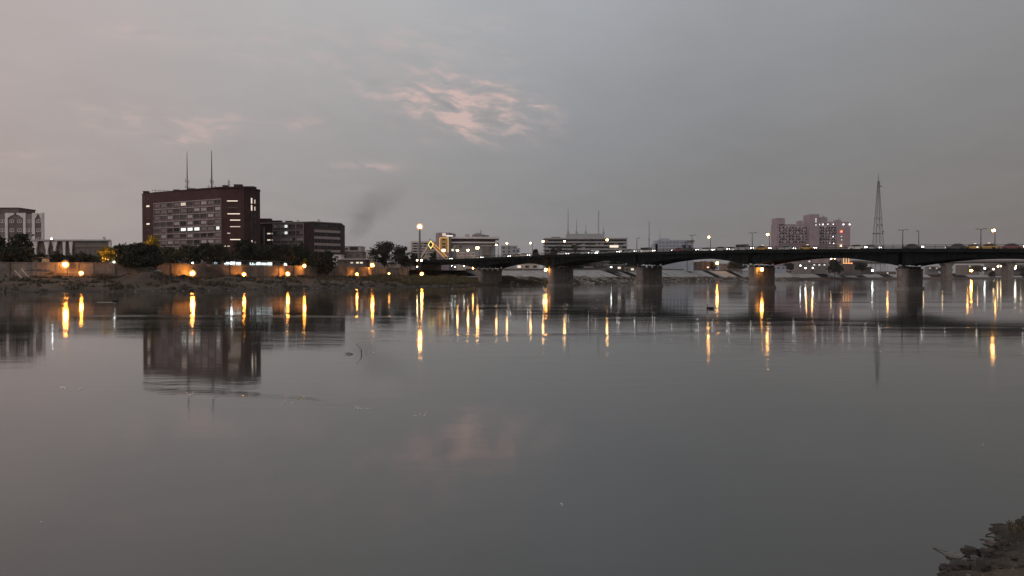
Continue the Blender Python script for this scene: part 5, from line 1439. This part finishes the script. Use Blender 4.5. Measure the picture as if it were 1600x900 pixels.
# ================================================================== cars on the bridge
CAR_COL = {'white': (.62, .62, .60), 'silver': (.35, .36, .37), 'black': (.02, .02, .022), 'red': (.14, .02, .018), 'yellow': (.42, .25, .05), 'grey': (.14, .145, .15)}
CM = {}
for k_, c in CAR_COL.items():
    m, n, b = new_mat('car_paint_' + k_); b.inputs['Base Color'].default_value = (*c, 1); b.inputs['Roughness'].default_value = .3; b.inputs['Coat Weight'].default_value = .4; CM[k_] = m
def loft(secs):
    """closed mesh through rings of equal length"""
    mb = MB(); n = len(secs[0])
    for s in secs: mb.v += [tuple(p) for p in s]
    for a in range(len(secs) - 1):
        for j in range(n): q = a * n + j; q_ = a * n + (j + 1) % n; mb.f.append((q, q_, q_ + n, q + n))
    mb.f += [tuple(range(n))[::-1], tuple((len(secs) - 1) * n + j for j in range(n))]
    return mb
def car_proto(kind, colour):
    root_ = bpy.data.objects.new('car', None); L2 = 2.2 if kind != 'van' else 2.5
    parts = []
    def ring(x, w, zl, zh, r=.12): return [(x, -w, zl), (x, w, zl), (x, w, zh - r), (x, w - r, zh), (x, -w + r, zh), (x, -w, zh - r)]
    if kind == 'van': S = [(-2.5, .80, .45, 1.0), (-2.45, .86, .3, 1.15), (1.2, .86, .3, 1.15), (2.3, .84, .3, 1.0), (2.5, .75, .42, .8)]
    else: S = [(-2.2, .74, .45, .78), (-2.1, .82, .3, .92), (-1.2, .84, .26, .95), (.9, .84, .26, .94), (1.9, .80, .3, .80), (2.2, .72, .42, .66)]
    parts.append(('body', loft([ring(*s) for s in S]), CM[colour]))
    if kind == 'van': T = [(-2.42, .80, 1.15, 1.95), (.9, .80, 1.15, 1.98), (1.75, .70, 1.13, 1.25)]
    else: T = [(-1.75, .70, .93, .98), (-1.0, .66, .93, 1.42), (.25, .66, .93, 1.45), (1.15, .72, .92, .97)]
    parts.append(('cabin', loft([ring(x, w, a - .02, b_, .08) for x, w, a, b_ in T]), M['glass']))
    R_ = loft([ring(x, .62 if kind != 'van' else .74, z, z + .05, .02) for x, z in (((-1.05, 1.42), (-.4, 1.46), (.28, 1.455)) if kind != 'van' else ((-2.35, 1.97), (.95, 1.99)))])
    parts.append(('roof_panel', R_, CM[colour]))
    for s in (-1, 1):
        for x in (-1.35, 1.35): mb = MB(); mb.tube([(x, s * .66, .31), (x, s * .87, .31)], .31, 12); parts.append(('wheel', mb, M['tyre']))
        mb = MB(); mb.ball((L2 - .08, s * .56, .66 if kind != 'van' else .82), .09, .17, .13); parts.append(('headlight', mb, M['head']))
        mb = MB(); mb.ball((-L2 + .08, s * .58, .74 if kind != 'van' else .95), .08, .15, .10); parts.append(('tail_light', mb, M['tail']))
    return parts
protos = {}
def car(x, w, kind, colour, label, direction, cat='car'):
    key = (kind, colour)
    if key not in protos: protos[key] = [(nm, mb.mesh(nm, m, None, nm in ('headlight', 'tail_light')), m) for nm, mb, m in car_proto(kind, colour)]
    i = solve_i(x, w); p = bp3(i, w, btop(i) - 1.195)
    root_ = empty('car' if kind != 'van' else 'minibus', p, label, cat, 'vehicles crossing the bridge')
    d = -BU * direction; root_.rotation_euler.z = math.atan2(d.y, d.x)
    for nm, me, m in protos[key]:
        o = bpy.data.objects.new(nm, me); col.objects.link(o); o.parent = root_
    if colour == 'yellow' :
        mb = MB(); mb.box(-.3, .1, -.28, .28, 1.47, 1.66); me = mb.mesh('roof_sign', M['lit_warm']); o = bpy.data.objects.new('roof_sign', me); col.objects.link(o); o.parent = root_
# direction 1: towards the right of the photo, headlights visible
N1, N2, F1, F2 = -4.3, -1.6, 1.6, 4.3
for a in ((1192, N1, 'sedan', 'yellow', 'orange yellow taxi above the lamp lit pier', 1), (1262, N1, 'sedan', 'yellow', 'yellow car in front of the lilac hotel core', 1),
          (1230, N2, 'sedan', 'silver', 'silver car below the lilac hotel left wing', 1), (1427, N1, 'sedan', 'black', 'black car above the rightmost complete pier', 1),
          (1494, N1, 'sedan', 'black', 'black car left of the unlit right lamp', -1), (1544, N1, 'sedan', 'yellow', 'yellow car under the lit orange lamp near the right edge', -1),
          (1524, N2, 'sedan', 'yellow', 'yellow car left of the one under the lit orange lamp', 1), (1583, N1, 'sedan', 'red', 'dark red car nearest the right picture edge', 1),
          (1340, N1, 'sedan', 'white', 'white car left of the lattice tower foot', 1), (1362, N2, 'sedan', 'grey', 'grey car under the lattice tower', 1),
          (1060, N1, 'sedan', 'red', 'red car before the pale blue block', -1), (1080, N1, 'sedan', 'black', 'dark car right of the red one before the pale blue block', 1),
          (1012, N2, 'van', 'white', 'white van at the foot of the free standing mast', 1, 'van'), (1105, N2, 'sedan', 'white', 'white car below the lit lamp right of the pale blue block', 1),
          (1128, N1, 'sedan', 'silver', 'silver car, first of three between the pale blue block and hotel', 1), (1144, N2, 'sedan', 'white', 'white car, second of three between the pale blue block and hotel', 1),
          (1163, N1, 'van', 'silver', 'silver van, last of three between the pale blue block and hotel', 1, 'van'), (985, N1, 'sedan', 'silver', 'silver car left of the unlit lamp by the free standing mast', 1),
          (958, N1, 'sedan', 'grey', 'grey car below the banded office lit sign', 1), (925, N2, 'sedan', 'white', 'white car below the lattice office mast', 1), (914, N1, 'sedan', 'silver', 'silver car below the lowest office mast', 1),
          (880, N1, 'sedan', 'white', 'white car by the taller palm', 1), (820, N1, 'sedan', 'white', 'white car above the first arch right half', 1), (811, N2, 'sedan', 'yellow', 'yellow car above the first arch right half', 1),
          (790, N1, 'sedan', 'silver', 'silver car right of the curved building', 1), (748, N1, 'sedan', 'white', 'white car under the very bright bridge head lamp', 1), (700, N1, 'sedan', 'silver', 'silver car at the right foot of the triangular gate', 1)):
    car(*a)

# ================================================================== life along the river wall
# lit shop row behind the wall
for x0, x1, lb in ((333, 376, 'row of white lit shop fronts behind the wall left of the tall dark tree'), (392, 426, 'row of white lit shop fronts under the dark trees, right one'), (435, 448, 'small white lit stall under the dark trees')):
    pa, k = bank_pt(x0, 33); pb_, k2 = bank_pt(x1, 33)
    fr = Fr((pa.x, pa.y), (pb_.x, pb_.y)); t = empty('shop_row', (pa.x, pa.y, GZ), lb, 'shop')
    mb = MB(); fr.box(mb, 0, fr.L, GZ - .3, 8.3, -4, -.02); mb.build('wall', M['grey_wall'], t)
    mb = MB(); fr.box(mb, -.4, fr.L + .4, 8.303, 8.55, -4.4, 1.2); mb.build('roof', M['brown_wall'], t)
    n_ = max(2, int(fr.L / 2.2))
    for j in range(n_):
        if (j * 7 + x0) % 5 == 0: continue
        mb = MB(); fr.box(mb, fr.L * (j + .08) / n_, fr.L * (j + .92) / n_, 6.5, 7.9 + .15 * ((j * 3) % 2), .0, .06); mb.build('lit_window', M['lit_shop'], t)
# stairs down the wall
pa, k = bank_pt(332, 25.6); d = Vector((TG[k, 0], TG[k, 1], 0)); nrm = Vector((NB[k, 0], NB[k, 1], 0))
t = empty('wall_stairs', (pa.x, pa.y, 3.3), 'concrete stairs slanting down the river wall under the broad tree', 'stairs')
for j in range(18):
    q = Vector((pa.x, pa.y, 0)) + d * (-1.2 + j * .38); z = 6.9 - j * .2; mb = MB()
    a = [q, q + d * .4, q + d * .4 - nrm * 1.3, q - nrm * 1.3]
    mb.hexa([Vector((p.x, p.y, z - .55)) for p in a] + [Vector((p.x, p.y, z)) for p in a]); mb.build('step', M['conc'], t)
for o_ in (-.02, -1.3):
    mb = MB(); a = Vector((pa.x, pa.y, 0)) + nrm * o_
    mb.bar(a + d * -1.2 + Vector((0, 0, 7.8)), a + d * 5.6 + Vector((0, 0, 4.2)), .12); mb.build('handrail', M['dark_steel'], t)
# parked car on the bank ramp
p, k = bank_pt(238, 20); t = empty('parked_car', (p.x, p.y, bank_z(k, 20) + .02), 'pale car parked on the bank hump below the big round tree', 'car')
t.rotation_euler.z = math.atan2(TG[k, 1], TG[k, 0]) + .3
for nm, mb, m in car_proto('sedan', 'white'):
    if nm in ('headlight', 'tail_light'): m = M['glass2'] if nm == 'headlight' else CM['red']
    o = bpy.data.objects.new(nm, mb.mesh(nm, m)); col.objects.link(o); o.parent = t
# market umbrellas and tables at the foot of the wall
for j, (x, tt_, r_, h, lb) in enumerate(((51, 22, 1.6, 1.9, 'leftmost dark umbrella at the foot of the wall'), (59, 23, 1.5, 2.0, 'second dark umbrella at the foot of the wall'), (68, 22.5, 1.9, 2.2, 'largest dark umbrella at the foot of the wall'), (81, 23, 1.5, 1.6, 'rightmost low umbrella at the foot of the wall'))):
    p, k = bank_pt(x, tt_); z = bank_z(k, tt_); t = empty('umbrella', (p.x, p.y, z), lb, 'umbrella', 'umbrellas on the foreshore')
    mb = MB(); mb.tube([(p.x, p.y, z - .2), (p.x, p.y, z + h)], .04, 5); mb.build('pole', M['dark_steel'], t)
    mb = MB(); n_ = 8; mb.v = [(p.x, p.y, z + h)] + [(p.x + r_ * math.cos(a), p.y + r_ * math.sin(a), z + h - .55) for a in np.linspace(0, 6.283, n_ + 1)[:-1]] + [(p.x, p.y, z + h - .06)] + [(p.x + r_ * math.cos(a), p.y + r_ * math.sin(a), z + h - .62) for a in np.linspace(0, 6.283, n_ + 1)[:-1]]
    for i_ in range(n_):
        a, b_ = 1 + i_, 1 + (i_ + 1) % n_; mb.f += [(0, a, b_), (n_ + 1, n_ + 1 + b_, n_ + 1 + a), (a, n_ + 1 + a, n_ + 1 + b_, b_)]
    mb.build('canopy', M['conc_dark'], t)
for j, (x0, x1, lb) in enumerate(((95, 124, 'low wooden railing below the largest flood lamp'), (145, 172, 'low wooden railing below the golden tree'))):
    pa, k = bank_pt(x0, 23); pb_, k2 = bank_pt(x1, 23); t = empty('low_railing', (pa.x, pa.y, bank_z(k, 23)), lb, 'railing', 'railings on the foreshore')
    n_ = 10
    for i_ in range(n_ + 1):
        q = pa.lerp(pb_, i_ / n_); z = 3.1; mb = MB(); mb.bar((q.x, q.y, z - .6), (q.x, q.y, z + 1.1), .14); mb.build('post', M['wood'], t)
    for h in (.45, 1.0):
        mb = MB(); mb.bar((pa.x, pa.y - .1, 3.1 + h), (pb_.x, pb_.y - .1, 3.1 + h), .1, .16); mb.build('rail', M['wood'], t)
p, k = bank_pt(270, 12); z = bank_z(k, 12); t = empty('mooring_post', (p.x, p.y, z), 'short dark post standing on the foreshore left of the bright flood lamp', 'post')
mb = MB(); mb.tube([(p.x, p.y, z - .4), (p.x, p.y, z + 1.7)], .35, 8); mb.build('shaft', M['conc_dark'], t)
mb = MB(); mb.tube([(p.x, p.y, z + 1.7), (p.x, p.y, z + 1.9)], .45, 8); mb.build('cap', M['conc_dark'], t)
# plank ramps leaning at the far left
for x, lb in ((27, 'left pale plank leaning on the bank'), (31, 'right pale plank leaning on the bank')):
    p, k = bank_pt(x, 20); z = bank_z(k, 20); q, k2 = bank_pt(x + 11, 17); z2 = bank_z(k2, 17)
    mb = MB(); mb.bar((p.x, p.y, z + 2.1), (q.x, q.y, z2 + .05), .35, .12); o = mb.build('plank', M['canvas']); tag(o, lb, 'plank', 'planks on the bank')
# white upturned boat beside the second pier
def boat(x, t_, L_, label, m, yaw=0.0):
    p, k = bank_pt(x, t_); z = max(0.0, bank_z(k, t_)); t = empty('rowing_boat', (p.x, p.y, z), label, 'boat'); t.rotation_euler.z = yaw
    secs = []
    for i_ in range(9):
        f = -1 + i_ / 4; w = .75 * (1 - abs(f) ** 2.4) + .03; k_ = .32 * f * f
        secs.append([(f * L_ / 2, -w, .55 + k_), (f * L_ / 2, -w * .7, .1 + k_ * .7), (f * L_ / 2, 0, -.05 + k_ * .6), (f * L_ / 2, w * .7, .1 + k_ * .7), (f * L_ / 2, w, .55 + k_), (f * L_ / 2, w * .85, .5 + k_), (f * L_ / 2, 0, .15 + k_ * .6), (f * L_ / 2, -w * .85, .5 + k_)])
    me = loft(secs).mesh('hull', m); o = bpy.data.objects.new('hull', me); col.objects.link(o); o.parent = t
    for s in (-.25, .25): mb = MB(); mb.box(s * L_ - .12, s * L_ + .12, -.55, .55, .38, .43); o = bpy.data.objects.new('thwart', mb.mesh('thwart', M['wood'])); col.objects.link(o); o.parent = t
boat(921, .3, 5.2, 'white rowing boat drawn up on the mud right of the second pier', M['paint_white'], -.1)

# ================================================================== on the water
def swimmer(x, y, L_, label, flip=1):
    """a dark waterbird, half submerged, neck raised"""
    Yb_ = CZ * F / (y - H0); X = px(x, Yb_)
    t = empty('waterbird', (X, Yb_, 0), label, 'bird', 'waterbirds on the river')
    secs = []
    for i_ in range(9):
        f = -1 + i_ / 4; r_ = .15 * math.sqrt(max(0, 1 - f * f)) + .012
        secs.append([(f * L_ / 2, r_ * 1.1 * math.cos(a), .05 + .05 * abs(f) + r_ * .9 * math.sin(a)) for a in np.linspace(0, 6.283, 9)[:-1]])
    o = bpy.data.objects.new('body', loft(secs).mesh('body', M['bird'], None, True)); col.objects.link(o); o.parent = t
    mb = MB(); hx_ = -L_ * .30 * flip; mb.tube([(hx_ * 1.1, 0, .08), (hx_ * 1.25, 0, .22), (hx_ * 1.1, 0, .34), (hx_ * .95, 0, .41)], [.06, .035, .03, .04], 7); mb.ball((hx_ * .95 - .03 * flip, 0, .42), .06, .045, .045); mb.tube([(hx_ * .95 - .07 * flip, 0, .42), (hx_ * .95 - .19 * flip, 0, .40)], [.018, .006], 5)
    o = bpy.data.objects.new('head', mb.mesh('head', M['bird'], None, True)); col.objects.link(o); o.parent = t
swimmer(1110, 482.5, .85, 'black waterbird floating before the bridge piers')
swimmer(180, 470.5, 1.0, 'dark waterbird near the left bank with a pale wake', -1)
# drowned branch with twigs
Yb_ = CZ * F / (553.5 - H0); X = px(556, Yb_); t = empty('drowned_branch', (X, Yb_, 0), 'thin dark twigs of a drowned branch rising from the calm water', 'branch')
mb = MB(); mb.tube([(X - .50, Yb_ + .1, -.05), (X - .35, Yb_, .05), (X - .2, Yb_ - .05, .025), (X - .05, Yb_, -.03)], [.012, .022, .02, .012], 5); mb.tube([(X - .42, Yb_, .03), (X - .52, Yb_, .10)], [.012, .005], 5); mb.tube([(X - .3, Yb_, .04), (X - .26, Yb_, .10)], [.012, .006], 5); mb.build('limb', M['bark'], t)
mb = MB(); mb.tube([(X + .22, Yb_, -.05), (X + .24, Yb_, .12), (X + .19, Yb_, .26)], [.022, .018, .008], 5); mb.build('twig', M['bark'], t)
mb = MB(); mb.tube([(X + .40, Yb_, -.05), (X + .42, Yb_, .06)], [.014, .006], 5); mb.build('twig', M['bark'], t)
mb = MB(); mb.tube([(X + .24, Yb_, .10), (X + .05, Yb_ + .1, .36), (X + .01, Yb_ + .1, .42)], [.006, .005, .02], 5); mb.build('twig', M['bark'], t)
# foam flecks and scum lines
M['foam'] = mat('foam', (.80, .79, .76), .7, .1, 8)
def flecks(x, y, w, n_, s, label, seed):
    r_ = random.Random(seed); mb = MB()
    for _ in range(n_):
        yy = y + r_.uniform(-2.5, 2.5); Yf_ = CZ * F / (yy - H0); X = px(x + r_.uniform(-w / 2, w / 2), Yf_); a = s * r_.uniform(.4, 1.3)
        mb.ball((X, Yf_, .004), a * 1.6, a * .9, a * .22, 7, 4)
    o = mb.build('foam_patch', M['foam'], None, True); tag(o, label, 'foam', kind='stuff')
for j, (x, y, w, n_, s, lb) in enumerate(((99, 607, 12, 14, .03, 'white foam flecks left, brightest group'), (125, 607.5, 10, 6, .022, 'small white foam flecks right of the brightest group'), (448, 630, 20, 9, .02, 'white foam flecks below the brick tower reflection'), (566, 638, 30, 12, .02, 'scattered foam flecks left of the cloud reflection'), (655, 648, 22, 10, .022, 'thin foam line at the top of the cloud reflection'), (878, 790, 4, 3, .014, 'single foam fleck on the open near water'), (1538, 695, 3, 2, .012, 'tiny foam fleck near the right edge'), (583, 549, 3, 3, .022, 'tiny bright foam fleck right of the drowned branch'), (62, 817, 3, 2, .01, 'tiny foam fleck at lower left'))):
    flecks(x, y, w, n_, s, lb, 50 + j)
Yw_ = CZ * F / (472.3 - H0)
mb = MB(); mb.v = []
for i_ in range(25):
    f = i_ / 24; X = px(151 + 25 * f, Yw_); w = .10 * math.sin(math.pi * min(1, f * 1.1 + .05)) + .02; mb.v += [(X, Yw_ - w, .004), (X, Yw_ + w, .004), (X, Yw_, .02)]
for i_ in range(24):
    a = i_ * 3; mb.f += [(a, a + 3, a + 5, a + 2), (a + 2, a + 5, a + 4, a + 1)]
tag(mb.build('bird_wake', M['foam']), 'thin pale wake trailing the left waterbird', 'wake', kind='stuff')

# ================================================================== near bank details
def near_at(x, y, z=0.0):
    Yn = (CZ - z) * F / (y - H0); return Vector((px(x, Yn), Yn, z))
def boulder(name, x, y, z, sx_, sy_, sz_, rz, label, seed, m='rubble', cat='rock', grp='rocks at the near water edge'):
    r_ = random.Random(seed); c = near_at(x, y, z); bm = bmesh.new(); bmesh.ops.create_cube(bm, size=2.0)
    bmesh.ops.subdivide_edges(bm, edges=bm.edges[:], cuts=4, use_grid_fill=True); sx_ *= .78; sy_ *= .78; sz_ *= .78
    for v in bm.verts:
        p = v.co.copy(); q = p.normalized() * 1.25; p = p.lerp(q, .40); p *= 1 + .38 * mnoise.noise(p * 1.1 + Vector((seed, 0, 0))) + .13 * mnoise.noise(p * 3.5 + Vector((0, seed, 0)))
        v.co = Vector((p.x * sx_, p.y * sy_, p.z * sz_))
    me = bpy.data.meshes.new(name); bm.to_mesh(me); bm.free(); me.materials.append(m if not isinstance(m, str) else M[m])
    o = bpy.data.objects.new(name, me); col.objects.link(o); o.location = c; o.rotation_euler = (r_.uniform(-.25, .25), r_.uniform(-.2, .2), rz)
    tag(o, label, cat, grp)
M['wet_rock'] = mat('wet_rock', (.045, .040, .036), .75, .4, 12, bump=.02, spec=.25)
M['slab_rock'] = mat('slab_rock', (.15, .14, .13), .7, .3, 9, bump=.02)
M['pale_rock'] = mat('pale_rock', (.11, .098, .088), .8, .3, 9, bump=.02)
boulder('rock', 1522, 866, .09, .080, .10, .075, .5, 'dark square block standing at the water edge', 3, 'wet_rock')
boulder('rock', 1497, 870, .03, .085, .12, .025, .3, 'flat pale slab lying in the shallows left of the dark block', 4, 'slab_rock')
boulder('rock', 1528, 875, .10, .045, .06, .03, 1.0, 'small pale stone right below the dark block', 5, 'pale_rock')
boulder('rock', 1541, 884, .20, .075, .10, .055, -.4, 'black hollowed stone right of the pale stone', 6, 'wet_rock')
boulder('rock', 1505, 886, .08, .085, .12, .05, .9, 'dark jagged stone below the flat slab', 7, 'wet_rock')
boulder('rock', 1486, 890, .03, .06, .12, .04, .2, 'dark stone at the lowest left of the near bank', 8, 'wet_rock')
boulder('rock', 1552, 850, .08, .05, .08, .03, .2, 'pale stone behind the dark block along the waterline', 9, 'pale_rock')
boulder('rock', 1545, 865, .14, .06, .07, .045, .7, 'brown stone between the dark block and the slope', 10, 'dark_rock')
boulder('rock', 1572, 850, .2, .05, .06, .04, .3, 'small stone upslope near the driftwood', 11, 'dark_rock')
def stick(pts, r_, label, name='driftwood', m='bark'):
    P_ = [near_at(*q) for q in pts]; mb = MB(); mb.tube(P_, [r_ * (1 - .6 * i_ / (len(P_) - 1)) for i_ in range(len(P_))], 6)
    o = mb.build(name, M[m]); tag(o, label, 'driftwood', 'driftwood on the near bank')
stick([(1535, 845, .06), (1548, 846, .07), (1563, 849, .10), (1574, 843, .14)], .015, 'forked dark driftwood lying at the near water edge')
stick([(1544, 838, .01), (1556, 834, .03), (1575, 828, .06), (1592, 824, .12)], .009, 'long thin dark driftwood along the near waterline')
stick([(1462, 858, .005), (1478, 863, .02), (1500, 867, .05)], .007, 'thin pale stick poking out into the water', m='wood')
def near_place(x0, x1, y0, y1):
    def f(r_):
        k = r_.randint(0, len(NL) - 1); t_ = (r_.random() ** 1.6) * 3.0
        p = NL[k] + nn[k] * t_
        if not (3.0 < p[0] < 13 and 5 < p[1] < 17): return None
        return Vector((p[0], p[1], near_z(p[0], p[1], t_))), 1.0
    return f
rocks('bank_pebbles', M['pale_rock'], 6500, near_place(0, 0, 0, 0), .013, 'loose pebbles covering the near bank', 41)
rocks('bank_cobbles', M['dark_rock'], 3200, near_place(0, 0, 0, 0), .026, 'dark stones covering the near bank', 42)
r_ = random.Random(8); mb = MB()
for _ in range(260):
    q = near_at(1588 + r_.uniform(-8, 40), 826 + r_.uniform(-6, 10), .18); a = r_.uniform(0, 6.28); h = r_.uniform(.02, .07); d = Vector((math.cos(a), math.sin(a), 0)); e = Vector((-d.y, d.x, 0)) * .005
    mb.add([q - e, q + e, q + d * h * .3 + e * .7 + Vector((0, 0, h * .7)), q + d * h * .7 + Vector((0, 0, h))], [(0, 1, 2, 3)])
tag(mb.build('grass_tuft', M['scrub']), 'dark dry grass tuft at the right edge of the near bank', 'grass', kind='stuff')

# ================================================================== smoke drifting up behind the town
def smoke():
    Ysm = 470; pts = [(548, 384, 9), (556, 368, 13), (566, 350, 18), (580, 328, 24), (600, 304, 30), (618, 286, 30), (630, 272, 20)]
    mb = MB(); n = 14; P_ = [at(x, y, Ysm) for x, y, _ in pts]
    for (x, y, r), p in zip(pts, P_):
        rr = r / F * Ysm * 2.0
        for j in range(n): a = 2 * math.pi * j / n; mb.v.append((p.x + rr * math.cos(a), p.y + rr * .8 * math.sin(a), p.z + .2 * rr * math.sin(a)))
    for i_ in range(len(pts) - 1):
        for j in range(n): q = i_ * n + j; q_ = i_ * n + (j + 1) % n; mb.f.append((q, q_, q_ + n, q + n))
    mb.f += [tuple(range(n))[::-1], tuple((len(pts) - 1) * n + j for j in range(n))]
    m = bpy.data.materials.new('dark_smoke'); m.use_nodes = True; t_ = m.node_tree; t_.nodes.clear(); n_ = NG(t_)
    pv_ = n_.n('ShaderNodeVolumePrincipled'); pv_.inputs['Color'].default_value = (.10, .10, .105, 1)
    pos = n_.n('ShaderNodeNewGeometry').outputs['Position']; x_, y_, z_ = n_.sep(pos)
    # distance from the plume's bent axis
    zt0, zt1 = P_[0].z, P_[-1].z
    f = n_.m('DIVIDE', n_.m('SUBTRACT', z_, zt0), zt1 - zt0, clamp=True)
    ax = n_.m('ADD', P_[0].x, n_.m('MULTIPLY', n_.m('POWER', f, 1.25), P_[-1].x - P_[0].x))
    rad = n_.m('MULTIPLY_ADD', n_.m('SINE', n_.m('MULTIPLY', f, 2.6)), 15.0, 4.5)
    dx_ = n_.m('SUBTRACT', x_, ax); dy_ = n_.m('SUBTRACT', y_, Ysm)
    dist = n_.m('DIVIDE', n_.m('SQRT', n_.m('ADD', n_.m('MULTIPLY', dx_, dx_), n_.m('MULTIPLY', dy_, dy_))), rad)
    fall = n_.smooth(dist, 1.0, .1)
    nz = n_.smooth(n_.noise(pos, .075, 4, .6, .8), .30, .75)
    fade = n_.m('MULTIPLY', n_.smooth(f, 1.0, .55), n_.smooth(f, .0, .12))
    n_.put(pv_.inputs['Density'], n_.m('MULTIPLY', n_.m('MULTIPLY', fall, nz), n_.m('MULTIPLY', fade, .030)))
    o_ = n_.n('ShaderNodeOutputMaterial'); t_.links.new(pv_.outputs[0], o_.inputs['Volume'])
    o = mb.build('smoke_plume', m); tag(o, 'faint dark smoke plume rising behind the low houses', 'smoke', kind='stuff')
smoke()
scn.cycles.volume_step_rate = 2.0
scn.cycles.volume_max_steps = 64

# ================================================================== haze: the dusty evening air
mb = MB(); mb.box(-4300, 4300, -500, 4500, -4.0, 150.0)
hm = bpy.data.materials.new('haze'); hm.use_nodes = True; ht = hm.node_tree; ht.nodes.clear()
hv = ht.nodes.new('ShaderNodeVolumePrincipled'); hv.inputs['Color'].default_value = (.93, .92, .93, 1)
hv.inputs['Density'].default_value = 0.00006; hv.inputs['Anisotropy'].default_value = 0.4
ho_ = ht.nodes.new('ShaderNodeOutputMaterial'); ht.links.new(hv.outputs[0], ho_.inputs['Volume'])
tag(mb.build('haze', hm), 'pale dusty evening haze over the river', kind='stuff')
